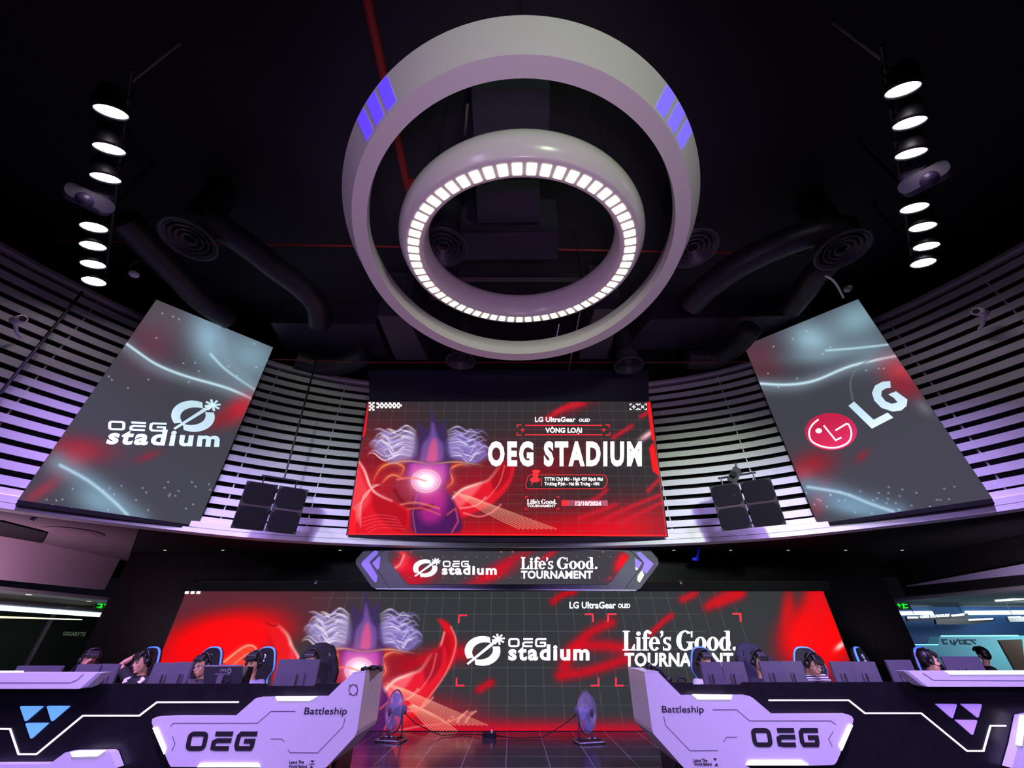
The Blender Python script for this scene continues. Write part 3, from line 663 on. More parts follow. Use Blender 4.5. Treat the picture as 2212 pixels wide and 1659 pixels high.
mb = MB(); mb.prism([Vector((c.x * 1.0, c.y + .012, c.z)) for c in grow(cL, .0)], (0, .06, 0)); part('case', mb, M['screenblack'], st)
mb = MB(); z0 = cL[0].z
mb.box(((cL[0].x + cL[1].x) / 2, YL - .04, z0 + .085), (cL[1].x - cL[0].x + .2, .16, .17)); part('top_frame', mb, M['void'], st)
mb = MB(); mb.box(((cL[0].x + cL[1].x) / 2 + .2, YL - .12, z0 + .17), (cL[1].x - cL[0].x - .2, .03, .02)); part('top_rail', mb, mat('glossy_rail', (.25, .2, .22), .15, .6), st)
fL = -nL * .012
def oeg_logo(sw, og, sd): return fit_box(swirl(), sw) + fit_box(oeg(.20, .0), og) + fit_box(FP('stadium', .036, space=1.18), sd)
lay('emblem_lettering', oeg_logo((1004, 1369, 1091, 1438), (1098, 1378.5, 1180, 1398), (1098, 1392, 1273, 1427)), mapL, fL, M['txt'], st)
lay('slogan_lettering', fit_box(lifes_good(), (1345, 1361, 1591, 1406)) + fit_box(FP('TOURNAMENT', .03, space=1.06), (1349, 1410, 1583, 1440)), mapL, fL, M['txt'], st)
lay('sponsor_lettering', fit_box(FP('LG UltraGear', .02), (1230, 1300, 1330, 1314.5)) + fit_box(FP('OLED', .02), (1335, 1304, 1361, 1313.5)), mapL, fL, M['txt'], st)
for x, y, a, c in ((992, 1329, 1, 1), (1280, 1327, -1, 1), (986, 1481, 1, -1), (1293, 1481, -1, -1), (1314, 1327, 1, 1), (1599, 1326, -1, 1), (1330, 1481, 1, -1)):
    lay('red_corner_mark', stroke([(x + (2 if c > 0 else -1) * (1 if a < 0 else -1) * .5, y + 17 * c), (x, y), (x + 17 * a, y)], 3.2), mapL, fL, M['txtred'], st)
wh = [[(401 + i * 12.5, 1277.5), (408.5 + i * 12.5, 1277.5), (407 + i * 12.5, 1283), (399.5 + i * 12.5, 1283)] for i in range(3)]
lay('white_marks', wh, mapL, fL, M['txt'], st)

# ---- the two tall side screens
def side_screen(px, D, label, painter):
    c = [atd(*px[0], D), atd(*px[1], D), atd(*px[2], D), atd(*px[3], D)]
    zt = (c[0].z + c[1].z) / 2; zb = (c[2].z + c[3].z) / 2
    for i, j in ((0, 3), (1, 2)):                              # a true upright rectangle through the four sightings
        x = (c[i].x + c[j].x) / 2; y = (c[i].y + c[j].y) / 2; c[i].x = c[j].x = x; c[i].y = c[j].y = y
    c[0].z = c[1].z = zt; c[2].z = c[3].z = zb
    t = thing('led_screen', label, 'screen', ((c[2].x + c[3].x) / 2, (c[2].y + c[3].y) / 2, zb)); n = normal_of(c)
    cv = Canvas(c, 170, 300); painter(cv); cv.build('picture', t)
    mb = MB(); mb.prism([p + n * .012 for p in grow(c, .015)], n * .14); part('case', mb, M['screenblack'], t)
    mb = MB(); a, b = c[3] + n * .0, c[2]; mb.prism([a, b, b + Vector((0, 0, -.07)), a + Vector((0, 0, -.07))], n * .16); part('bottom_frame', mb, M['void'], t)
    return t, plane_of(c), n
CYL, BL_, GR = (.60, .76, .84), (.50, .63, .72), (.262, .262, .30)
def paintL(cv):
    cv.fill(GR); cv.blob(330, 730, 60, 75, 20, (.42, .22, .30), .8); cv.blob(345, 680, 60, 40, 20, (.36, .35, .38), .6)
    cv.blob(455, 735, 45, 70, -25, (.58, .73, .82), .95); cv.blob(540, 770, 70, 60, 25, (.50, .62, .69), .95); cv.blob(520, 830, 50, 30, 30, (.45, .50, .56), .8)
    cv.stroke([(268, 745), (330, 790), (400, 815), (480, 835), (545, 860), (600, 890)], 16, (.45, .50, .55), .75); cv.stroke([(266, 737), (300, 762), (340, 788), (400, 812), (490, 838), (545, 862)], 3, (.78, .92, .97), 1)
    cv.stroke([(455, 765), (490, 800), (560, 848)], 3, (.72, .88, .94), .9); cv.stroke([(470, 745), (500, 790), (570, 850)], 12, (.5, .6, .66), .6)
    cv.blob(515, 885, 42, 22, -35, (.82, .16, .22), .95); cv.blob(480, 905, 40, 14, -30, (.55, .15, .2), .8)
    cv.blob(170, 970, 75, 28, 5, (.64, .13, .18), .9); cv.blob(150, 1000, 40, 25, -20, (.75, .25, .30), .7); cv.blob(320, 985, 28, 9, -20, (.55, .16, .2), .8)
    cv.blob(90, 1060, 60, 14, -35, (.62, .20, .26), .8); cv.stroke([(125, 1000), (190, 1040), (245, 1085), (300, 1125)], 26, (.46, .56, .64), .8); cv.blob(215, 1085, 60, 32, 20, (.50, .64, .72), .9); cv.stroke([(130, 1005), (190, 1038), (240, 1078), (275, 1112)], 4, (.72, .86, .94), .9)
    rng = np.random.RandomState(3)
    for k in range(70):
        x, y = rng.uniform(90, 570), rng.choice([rng.uniform(660, 850), rng.uniform(1040, 1110)]); cv.blob(x, y, 1.6, 1.6, 0, (.85, .92, .95), .8)
def paintR(cv):
    cv.fill(GR); cv.blob(1640, 770, 45, 45, 0, (.40, .20, .27), .8); cv.blob(1655, 800, 40, 20, 0, (.35, .17, .2), .6)
    cv.blob(1755, 735, 55, 40, 20, (.60, .75, .82), .95); cv.blob(1850, 690, 70, 45, -20, (.52, .66, .72), .95); cv.blob(1800, 760, 90, 18, -8, (.50, .60, .66), .8); cv.blob(1880, 760, 50, 40, -20, (.46, .56, .62), .7)
    cv.stroke([(1640, 832), (1720, 832), (1790, 810), (1860, 785), (1940, 770)], 15, (.48, .54, .60), .75); cv.stroke([(1636, 828), (1700, 831), (1760, 822), (1840, 790), (1940, 768)], 3, (.80, .93, .97), 1)
    cv.stroke([(1785, 757), (1850, 752), (1930, 743)], 2.5, (.72, .88, .93), .9); cv.stroke([(1935, 755), (1865, 785), (1838, 820), (1842, 865)], 1.6, (.45, .47, .50), .8)
    cv.blob(1945, 805, 42, 30, 30, (.78, .26, .32), .95); cv.blob(1955, 835, 40, 22, 30, (.55, .14, .2), .9); cv.blob(1995, 880, 22, 12, 40, (.46, .46, .5), .7)
    cv.blob(1760, 1000, 48, 28, -10, (.58, .12, .17), .9); cv.blob(1735, 1025, 30, 22, -30, (.72, .18, .24), .8); cv.blob(1862, 985, 18, 9, -45, (.56, .15, .19), .8); cv.blob(1772, 1075, 18, 40, 20, (.66, .16, .22), .85)
    cv.stroke([(1740, 1050), (1800, 1065), (1870, 1090), (1940, 1110)], 24, (.44, .56, .66), .8); cv.blob(1840, 1095, 70, 20, 10, (.48, .62, .72), .9); cv.stroke([(1745, 1052), (1820, 1065), (1880, 1088), (1930, 1105)], 3.5, (.70, .84, .93), .9)
    rng = np.random.RandomState(5)
    for k in range(70):
        x, y = rng.uniform(1620, 2080), rng.choice([rng.uniform(665, 840), rng.uniform(1050, 1110)]); cv.blob(x, y, 1.6, 1.6, 0, (.85, .92, .95), .8)
sl, mapSL, nSL = side_screen([(318, 645), (590, 745), (430, 1135), (65, 1085)], 9.5, 'tall left screen on the slatted wall showing a white stadium emblem', paintL)
lay('emblem_lettering', fit_box(swirl(), ((371, 858), (477, 864), (475, 936), (369, 930))) + fit_box(oeg(.20, .0), ((234, 909), (360, 914), (359, 933), (233, 929))) + fit_box(FP('stadium', .036, space=1.18), ((240, 925), (476, 932), (473, 966), (228, 960))), mapSL, -nSL * .012, M['txtdim'], sl)
sr, mapSR, nSR = side_screen([(1604, 744), (1871, 643), (2120, 1083), (1768, 1129)], 9.5, 'tall right screen on the slatted wall showing a red round emblem and two white letters', paintR)
lay('emblem_disc', [ellipse(1795, 932.5, 56, 40, 40)], mapSR, -nSR * .01, M['emblemred'], sr)
k_ = lambda x, y: (1500 + x * .41, 480 + y * .41)
ring_ = [k_(655, 1040), k_(625, 1065), k_(606, 1100), k_(612, 1145), k_(645, 1172), k_(700, 1188), k_(760, 1186), k_(812, 1160), k_(828, 1115), k_(815, 1070), k_(800, 1064)]
lay('emblem_face', stroke(spline(ring_, 3), 3.2) + stroke([k_(800, 1064), k_(744, 1098)], 3.2) + stroke([k_(682, 1072), k_(745, 1150), k_(775, 1135)], 3.2) + [ellipse(*k_(656, 1100), 7, 5.2, 18)], mapSR, -nSR * .016, M['txt'], sr)
Lp = [k_(812, 968), k_(842, 946), k_(945, 1042), k_(1018, 1004), k_(1048, 1030), k_(935, 1088)]
Gc = [k_(1032, 838), k_(1034, 872), k_(1012, 874), k_(988, 888), k_(984, 915), k_(1008, 945), k_(1040, 958), k_(1072, 950), k_(1050, 925), k_(1022, 908), k_(1062, 892), k_(1122, 935), k_(1118, 968), k_(1090, 992), k_(1045, 998), k_(985, 978), k_(948, 940), k_(936, 900), k_(952, 862), k_(990, 842)]
lay('emblem_letters', [Lp, Gc], mapSR, -nSR * .012, M['txtdim'], sr)

# ---- hexagonal marquee under the slatted wall
YM = 8.98; mapM = frontal(YM)
mq = thing('marquee', 'long hexagonal sign with chevron ends hung under the slatted wall above the stage screen', 'sign', at(1095, 1275, YM))
o1 = [(801, 1180.5), (1386, 1181.5), (1402, 1185), (1421, 1207), (1423, 1218), (1384, 1271), (1374, 1276), (812, 1272.5), (803, 1268), (768.5, 1218), (768.5, 1209), (786, 1189)]
mb = MB(); mb.prism([mapM(*p) for p in o1], (0, .18, 0)); part('case', mb, M['banner'], mq)
i1 = [(846, 1190), (1346, 1191), (1357, 1197), (1359, 1206), (1322, 1256), (1311, 1263.5), (884, 1263), (872, 1255), (836, 1207), (838, 1196)]
def paintM(cv):
    cv.fill((.26, .25, .28)); cv.blob(880, 1225, 32, 26, 30, (.90, .05, .15), 1, 3); cv.blob(895, 1255, 50, 16, -15, (.80, .07, .16), .9); cv.stroke([(866, 1188), (876, 1205), (870, 1222), (850, 1228)], 8, (.95, .2, .26), .9)
    cv.stroke([(846, 1232), (864, 1220), (873, 1200)], 2.5, (1, .6, .6), .9); cv.blob(1060, 1245, 50, 12, -20, (.90, .06, .14), .95); cv.blob(1085, 1225, 45, 9, -25, (.85, .07, .15), .9); cv.blob(1110, 1205, 50, 7, -20, (.75, .08, .16), .8); cv.blob(1185, 1200, 26, 6, -35, (.85, .08, .16), .9)
    cv.blob(1345, 1215, 16, 28, 30, (1, .06, .12), 1, 3); cv.blob(1318, 1250, 12, 5, -20, (.7, .12, .2), .7)
    for x in range(838, 1350, 24):
        for y in (1203, 1248): cv.blob(x, y, 1, 1, 0, (.7, .7, .75), .8)
    for x in (888, 1083, 1107, 1302): cv.blob(x, 1191, 2, 3, 0, (1, .4, .4), 1)
cm = [mapM(832, 1188), mapM(1362, 1188), mapM(1362, 1266), mapM(832, 1266)]
mb = MB(); mb.prism([mapM(*p) + Vector((0, -.012, 0)) for p in i1], (0, .02, 0)); part('screen_window', mb, M['screenblack'], mq)
class Cut(Canvas): pass
cv = Canvas(cm, 300, 50); paintM(cv)
ins = np.zeros(len(cv.X), bool)
for i in range(len(i1)):
    (x0, y0), (x1, y1) = i1[i], i1[(i + 1) % len(i1)]
    if y0 != y1:
        k = ((y0 > cv.Y) != (y1 > cv.Y)) & (cv.X < (x1 - x0) * (cv.Y - y0) / (y1 - y0) + x0); ins ^= k
cv.C[~ins] = (.10, .095, .12); cv.P[:, 1] -= .02
po = cv.build('picture', mq)
bm = bmesh.new(); bm.from_mesh(po.data); bm.verts.ensure_lookup_table(); bmesh.ops.delete(bm, geom=[bm.verts[i] for i in np.nonzero(~ins)[0]], context='VERTS'); bm.to_mesh(po.data); bm.free()
fM = Vector((0, -.012, 0)); mM = lambda x, y: mapM(x, y) + Vector((0, -.02, 0))
lay('emblem_lettering', oeg_logo((893, 1206, 952, 1247), (957, 1212, 1013, 1225), (955, 1222, 1073, 1242)), mM, fM, M['txt'], mq)
lay('slogan_lettering', fit_box(lifes_good(), (1125, 1203.5, 1290, 1230)) + fit_box(FP('TOURNAMENT', .03, space=1.06), (1125.5, 1233, 1280, 1250.5)), mM, fM, M['txt'], mq)
q7 = lambda x, y: (740 + x * .1627, 1160 + y * .1627); q8 = lambda x, y: (1080 + x * .1673, 1160 + y * .1673)
lay('chevron', [roundpoly([q7(*p) for p in ((425, 180), (475, 190), (462, 235), (355, 335), (466, 520), (455, 600), (425, 600), (250, 365), (265, 325))], 2)], mapM, fM, M['chevron'], mq)
lay('chevron', [roundpoly([q7(*p) for p in ((395, 345), (490, 250), (505, 275), (488, 420), (465, 438))], 2)], mapM, fM, M['chevron'], mq)
lay('chevron', [roundpoly([q8(*p) for p in ((1750, 205), (1810, 190), (1982, 350), (1888, 478), (1828, 435), (1862, 340))], 2)], mapM, fM, M['chevron'], mq)
lay('chevron', [roundpoly([q8(*p) for p in ((1735, 265), (1835, 335), (1790, 405), (1745, 380))], 2)], mapM, fM, M['chevron'], mq)
lay('chevron_tip', [roundpoly([q8(*p) for p in ((1830, 430), (1862, 490), (1802, 592), (1770, 560), (1778, 500))], 2)], mapM, fM, M['chevgreen'], mq)
lay('chevron_tip', [roundpoly([q8(*p) for p in ((1745, 385), (1787, 410), (1765, 432), (1750, 425))], 1)], mapM, fM, M['chevgreen'], mq)
lay('top_strip', [[q7(900, 128), (1285, 1182), (1285, 1188), q7(915, 175)]], mapM, fM * .6, M['bannergrey'], mq)
for s_ in ([q7(545, 180), q7(395, 335), q7(625, 680)], [q8(1660, 150), q8(1855, 335), q8(1620, 665)]): lay('seam', stroke(s_, .8), mapM, fM * .5, M['void'], mq)
lay('bottom_lip', [[(812, 1270.5), (1374, 1274), (1374, 1276.5), (812, 1273)]], mapM, fM, M['metal'], mq)
for x in (-2.5, 0, 2.5): mb = MB(); mb.tube([(x, YM + .1, 2.55), (x, YM + .1, 3.11)], .02); part('hanger', mb, M['steel'], mq)
# ================================================================ HANGING RINGS
def ring_frame(cx, cy, cz, tilt): return Matrix.Translation((cx, cy, cz)) @ Matrix.Rotation(tilt, 4, 'X')
# outer ring: broad flared band with three violet windows on each flank
T1 = ring_frame(.12, 3.735, 6.05, -.055)
r1 = thing('ring_pendant', 'large white outer ring with flared rim and violet windows hanging from the ceiling', 'ceiling ring', (.12, 3.735, 6.05))
mb = MB(); mb.sm = False
mb.lathe([(2.12, 0), (2.31, 0), (2.52, .38), (2.50, .40), (2.20, .40), (2.12, .16)], T1, 160, closed=True); part('body', mb, M['wring'], r1)
def band_panel(name, a_lo, a_hi, skew, m):
    vs = []
    for i in range(7):
        t = i / 6; row = []
        for z, g in ((.035, 0), (.355, skew)):
            a = R(a_lo + (a_hi - a_lo) * t + g); rr = 2.31 + .21 * z / .38 + .004
            row.append(T1 @ Vector((rr * math.cos(a), rr * math.sin(a), z)))
        vs.append(row)
    mb = MB()
    for i in range(6):
        q = [vs[i][0], vs[i + 1][0], vs[i + 1][1], vs[i][1]]; c = T1 @ Vector((0, 0, .2)); o = (sum(q, Vector()) / 4 - c).normalized()
        mb.prism(q, o * .006)
    part(name, mb, m, r1)
for a in (231.3, 226.2, 220.9): band_panel('window', a, a + 3.7, -.6, M['violetwin'])
for a in (307.2, 312.6, 318.0): band_panel('window', a, a + 3.9, 1.5, M['violetwin2'])
mb = MB()
for k in range(6):
    a = R(30 + 60 * k); p = T1 @ Vector((2.3 * math.cos(a), 2.3 * math.sin(a), .39)); mb = MB(); mb.tube([p, (p.x, p.y, 8.31)], .007, 6); part('cable', mb, M['steel'], r1)
# inner ring: fat glossy ring with a crown of lamp panels, tilted
T2 = ring_frame(.135, 3.82, 6.05, .18)
r2 = thing('ring_lamp', 'smaller tilted white ring lamp with a circle of glowing square panels', 'ceiling lamp', (.135, 3.82, 6.05))
mb = MB(); mb.sm = True
prof = spline([(1.425, .0), (1.635, .0), (1.69, .04), (1.74, .13), (1.755, .24), (1.73, .36), (1.66, .46), (1.56, .50), (1.46, .48), (1.38, .40), (1.345, .28), (1.36, .14), (1.395, .04)], 4)
mb.lathe(prof, T2, 128, closed=True); part('body', mb, M['whitering'], r2)
NP_ = 61
for k in range(NP_):
    a0 = 2 * PI * (k + .5) / NP_ - PI / 2; h = PI / NP_ * .64; vs = []
    for z in (-.012, .004):
        for r, a in ((1.465, -h), (1.465, h), (1.605, h), (1.605, -h)): vs.append(T2 @ Vector((r * math.cos(a0 + a), r * math.sin(a0 + a), z)))
    mb = MB(); mb.add(vs, [(0, 1, 2, 3), (7, 6, 5, 4)] + [(i, (i + 1) % 4, 4 + (i + 1) % 4, 4 + i) for i in range(4)]); part('lamp_panel', mb, M['lamp'], r2)
for k in range(4):
    a = R(45 + 90 * k); p = T2 @ Vector((1.56 * math.cos(a), 1.56 * math.sin(a), .49)); mb = MB(); mb.tube([p, (p.x, p.y, 8.31)], .007, 6); part('cable', mb, M['steel'], r2)

# ================================================================ STAGE LIGHTS
def par(px, py, z, aim, label, group, power, col):
    p = atz(px, py, z); d = (Vector(aim) - p).normalized(); q = d.to_track_quat('Z', 'Y').to_matrix().to_4x4(); T = Matrix.Translation(p) @ q
    t = thing('spotlight', label, 'stage light', p, group)
    mb = MB(); mb.sm = True; mb.lathe([(.0, -.30), (.06, -.30), (.09, -.27), (.155, -.08), (.165, -.02), (.165, .02), (.15, .02), (.148, -.01)], T, 24); part('housing', mb, M['spkbox'], t)
    mb = MB(); mb.lathe([(.0, .004), (.08, .003), (.148, -.002), (.148, -.012), (.0, -.012)], T, 24); part('lens', mb, M['spotlens'], t)
    mb = MB(); sx = q @ Vector((1, 0, 0)); up = Vector((0, 0, 1))
    mb.tube([p + sx * .18 - d * .1, p + sx * .18 - d * .1 + up * .22, p + up * .325 - d * .1, p - sx * .18 - d * .1 + up * .22, p - sx * .18 - d * .1], .012, 6); part('yoke', mb, M['steel'], t)
    l = lamp('beam', 'SPOT', p + d * .08, aim, power, col, .12, 84, 1.0); l.parent = t; l.location = Vector(l.location) - p
    return p
ZL = 6.65
Ls = [(240, 240), (236, 320), (228, 383), (203, 490), (201, 530), (201, 570), (203, 607)]
Rs = [(1950, 192), (1965, 264), (1968, 330), (1975, 448), (1993, 489), (2001, 531), (1994, 567)]
ordl = ['nearest the camera', 'second from the near end', 'just before the moving head', 'just after the moving head', 'third from the far end', 'second from the far end', 'farthest from the camera']
LPOS = [par(x, y, ZL, (-4.4 - .28 * i, 6.3 + .2 * (i % 3), .7), 'round stage spotlight on the left bar, ' + ordl[i], 'spotlights on the left bar', 560, (.52, .32, 1)) for i, (x, y) in enumerate(Ls)]
RPOS = [par(x, y, ZL, (4.2 + .28 * i, 6.3 + .2 * (i % 3), .7), 'round stage spotlight on the right bar, ' + ordl[i], 'spotlights on the right bar', 560, (.52, .34, 1)) for i, (x, y) in enumerate(Rs)]
def moving_head(px, py, side, label, flip):
    p = atz(px, py, ZL - .05); t = thing('moving_head_light', label, 'stage light', p)
    m = M['head']; az = math.atan2(p.x, p.y); q = Matrix.Rotation(-az, 3, 'Z') @ Matrix.Rotation(R(20), 3, 'X')
    mb = MB(); mb.rbox(p + Vector((0, 0, .19)), (.34, .26, .12), .05, q, axis=2); part('base', mb, m, t)
    mb = MB(); mb.rbox(p, (.50, .22, .2), .09, q @ Matrix.Rotation(R(12 * flip), 3, 'Y'), axis=1); part('yoke', mb, m, t)
    mb = MB(); mb.sm = True; mb.tube([p + q @ Vector((.05 * flip, .02, -.02)), p + q @ Vector((.02 * flip, -.2, -.10))], [.10, .085], 14); part('head', mb, m, t)
    mb = MB(); mb.tube([p + Vector((0, 0, .24)), p + Vector((0, 0, .42))], .02); part('clamp', mb, M['steel'], t)
    l = lamp('beam', 'SPOT', p + q @ Vector((.02 * flip, -.24, -.14)), (-side * 1.7, 6.6, .8), 1200, (.70, .58, 1), .1, 30, .8); l.parent = t; l.location = Vector(l.location) - p
M['head'] = mat('violet_grey_case', (.26, .23, .36), .4)
moving_head(192, 432, -1, 'grey moving head stage light hanging between spotlights on the left bar', -1)
moving_head(1998, 388, 1, 'grey moving head stage light hanging between spotlights on the right bar', 1)
def light_bar(pos, drop_px, label):
    a, b = pos[0], pos[-1]; d = (b - a).normalized(); u = Vector((0, 0, .36)); t = thing('lighting_bar', label, 'lighting bar', (a + b) / 2 + u)
    mb = MB(); mb.tube([a - d * .4 + u, b + d * .3 + u], .026, 10); part('pipe', mb, M['black'], t)
    for k, f in enumerate((-.35, .55, 1.0)):
        q = a + (b - a) * max(f, -.06) + u; mb = MB(); mb.tube([q, (q.x, q.y, 8.31)], .018, 8); part('drop_pipe', mb, M['rail'] if k == 0 else M['black'], t)
light_bar(LPOS, None, 'black hanging bar carrying the left row of stage spotlights')
light_bar(RPOS, None, 'black hanging bar carrying the right row of stage spotlights')

# ================================================================ CEILING PLANT
def flex(name, px, z, r, label, group=None):
    pts = [atz(x, y, z) for x, y in spline(px, 8)]
    n = len(pts) * 5; P = []; rr = []
    for i in range(n):                                        # ribbed skin of a flexible duct
        t = i / (n - 1) * (len(pts) - 1); k = min(int(t), len(pts) - 2); P.append(pts[k].lerp(pts[k + 1], t - k)); rr.append(r * (1 + .035 * (i % 2)))
    mb = MB(); mb.sm = True; mb.tube(P, rr, 14); return solo(name, mb, M['duct_flex'], label, 'air duct', group)
g = 'flexible ducts under the ceiling'
flex('flexible_duct', [(262, 470), (320, 530), (380, 590), (440, 650), (500, 690)], 7.3, .24, 'black flexible duct curving down behind the left spotlights', g)
flex('flexible_duct', [(440, 470), (520, 520), (590, 575), (650, 620), (685, 660), (690, 700)], 7.3, .22, 'black flexible duct running to the right of the leftmost round diffuser', g)
flex('flexible_duct', [(1830, 500), (1770, 500), (1680, 530), (1590, 575), (1530, 620), (1490, 660)], 7.3, .24, 'long black flexible duct reaching the rightmost round diffuser', g)
flex('flexible_duct', [(1800, 560), (1765, 590), (1735, 630), (1705, 668)], 7.3, .22, 'short black flexible duct hanging below the rightmost round diffuser', g)
flex('flexible_duct', [(640, 775), (690, 790), (740, 788), (790, 770)], 7.2, .24, 'black flexible duct sagging above the left slats', g)
flex('flexible_duct', [(1480, 775), (1540, 775), (1590, 745), (1620, 710)], 7.2, .24, 'black flexible duct sagging above the right slats', g)
def diffuser(px, py, z, r, label, tilt=0):
    p = atz(px, py, z); t = thing('round_diffuser', label, 'air diffuser', p, 'round ceiling diffusers'); T = Matrix.Translation(p)
    mb = MB(); mb.sm = True; mb.lathe([(r * .75, .3), (r * .75, .12), (r, .0), (r * 1.0, -.02), (r * .9, -.01), (r * .7, .1)], T, 40); part('rim', mb, M['duct'], t)
    for k in range(4):
        q = r * (.18 + .19 * k); mb = MB(); mb.lathe([(q, .03), (q + r * .1, -.012), (q + r * .12, .0), (q + r * .02, .045)], T, 32, closed=True); part('cone', mb, M['duct'], t)
    mb = MB(); mb.tube([p + Vector((0, 0, .3)), (p.x, p.y, 8.31)], r * .6, 16); part('neck', mb, M['duct_flex'], t)
for px, py, z, r, l in ((408, 518, 6.9, .42, 'black round ceiling diffuser right of the left spotlights'), (1820, 540, 6.9, .42, 'black round ceiling diffuser left of the right spotlights'), (958, 535, 6.9, .40, 'black round ceiling diffuser seen through the hole of the ring lamp'), (1498, 537, 6.9, .40, 'black round ceiling diffuser just right of the large ring'), (995, 780, 6.7, .34, 'black round ceiling diffuser just below the large ring, left of centre'), (1358, 790, 6.7, .34, 'black round ceiling diffuser below the large ring on the right, above the screen')):
    diffuser(px, py, z, r, l)
def box_unit(name, quad, z, h, label):
    mb = MB(); mb.prism([atz(*p, z) for p in quad], (0, 0, h)); return solo(name, mb, M['duct'], label, 'duct')
box_unit('ceiling_duct', [(1018, 190), (1188, 190), (1185, 300), (1024, 300)], 7.5, .8, 'black rectangular duct end seen above the ring lamp through the large ring')
box_unit('ceiling_duct', [(1028, 412), (1166, 410), (1166, 480), (1032, 482)], 7.5, .8, 'black rectangular duct seen in the upper part of the ring lamp hole')
box_unit('ceiling_duct', [(985, 503), (1208, 503), (1205, 560), (985, 562)], 7.3, 1.0, 'wide black air handling box seen in the middle of the ring lamp hole')
box_unit('ceiling_duct', [(815, 682), (880, 684), (925, 778), (855, 778)], 6.95, 1.3, 'black duct box with flanges above the left slats, under the large ring')
box_unit('ceiling_duct', [(1285, 668), (1345, 668), (1310, 775), (1250, 775)], 6.95, 1.3, 'black duct box above the upper screen, right of the large ring bottom')
box_unit('ceiling_duct', [(585, 698), (812, 700), (838, 768), (620, 764)], 7.65, .65, 'long black sectional duct above the left slats')
box_unit('ceiling_duct', [(1405, 690), (1770, 680), (1700, 745), (1350, 755)], 7.65, .65, 'long black sectional duct above the right slats')
for y, z, l in ((600, 7.6, 'dark steel channel across the ceiling, nearer of two in the ring lamp hole'), (640, 7.6, 'dark steel channel across the ceiling, farther of two in the ring lamp hole')):
    mb = MB(); a = atz(930, y, z); b = atz(1330, y, z); mb.box((a + b) / 2, (b.x - a.x, .12, .12)); solo('ceiling_channel', mb, M['duct'], l, 'channel', 'ceiling channels')
mb = MB(); mb.tube([atz(130, 519, 7.75), atz(430, 525, 7.75), atz(740, 531, 7.75), atz(1740, 549, 7.75)], .022, 8); solo('sprinkler_pipe', mb, M['redpipe'], 'thin red pipe running straight across behind both rings', 'pipe')
mb = MB(); mb.tube([atz(786, -40, 7.7), atz(800, 30, 7.7), atz(888, 440, 7.7)], .06, 12); mb.tube([atz(884, 392, 7.7), atz(889, 416, 7.7)], .1, 12); solo('sprinkler_main', mb, M['redpipe'], 'thick red pipe coming from the top edge and passing behind the large ring', 'pipe')
mb = MB(); mb.tube([atz(590, 776, 7.0), atz(800, 783, 7.0), atz(1400, 783, 7.0), atz(1620, 782, 7.0)], .014, 6); solo('sprinkler_branch', mb, M['redpipe'], 'thinner red pipe just above the slatted wall', 'pipe')
for a, b, l in (((1010, 225), (1004, 292), 'short pale hanger rod above the left of the ring lamp'), ((1208, 700), (1200, 740), 'thin grey rod under the large ring, left of two'), ((1255, 665), (1228, 800), 'thin grey rod under the large ring, right of two')):
    mb = MB(); mb.tube([atz(*a, 7.2), atz(*b, 6.9)], .018, 6); solo('hanger_rod', mb, M['metal'], l, 'rod', 'ceiling hanger rods')
mb = MB(); mb.tube([atz(x, y, 6.9) for x, y in spline([(1783, 596), (1800, 606), (1813, 625), (1822, 643)], 4)], .018, 6); solo('dangling_cable', mb, M['white'], 'white cable end dangling under the rightmost diffuser', 'cable')
def dome(px, py, label, tail=None):
    p = atz(px, py, 6.9); t = thing('smoke_detector', label, 'detector', p, 'ceiling detectors'); T = Matrix.Translation(p)
    mb = MB(); mb.sm = True; mb.lathe([(0, -.05), (.05, -.045), (.075, -.02), (.08, .02), (0, .02)], T, 20); part('dome', mb, M['white'] if tail else M['metal'], t)
    mb = MB()
    mb.tube([atz(x, y, 6.92) for x, y in spline(tail, 4)] if tail else [p, (p.x, p.y, 8.31)], .008, 6); part('cord', mb, M['steel'], t)
dome(289, 592, 'small round detector on a curled cord right of the left spotlights', [(282, 588), (280, 577), (292, 566), (310, 561), (316, 566)])
dome(1832, 623, 'small round detector beside the dangling white cable')
for px, py, d, l in ((42, 691, 9.2, 'small white camera on the upper left slats'), (2116, 675, 9.15, 'small white camera on the upper right slats')):
    p = atd(px, py, d); t = thing('security_camera', l, 'camera', p); s = 1 if px > 1000 else -1
    mb = MB(); mb.sm = True; mb.tube([p + Vector((s * .11, .02, 0)), p + Vector((-s * .10, -.04, -.01))], [.06, .065], 14); part('body', mb, M['white'], t)
    mb = MB(); mb.tube([p + Vector((-s * .10, -.04, -.01)), p + Vector((-s * .115, -.045, -.012))], .045, 12); part('lens', mb, M['plastic'], t)
    mb = MB(); mb.tube([p + Vector((s * .05, .0, -.03)), p + Vector((s * .12, .14, -.12)), p + Vector((s * .2, .28, -.12))], .025, 8); part('bracket', mb, M['white'], t)
mb = MB(); mb.tube([atd(178, 630, 9.45), atd(0, 850, 9.2)], .022, 8); solo('black_pole', mb, M['plastic'], 'slim black pole leaning in front of the left slats', 'pole')

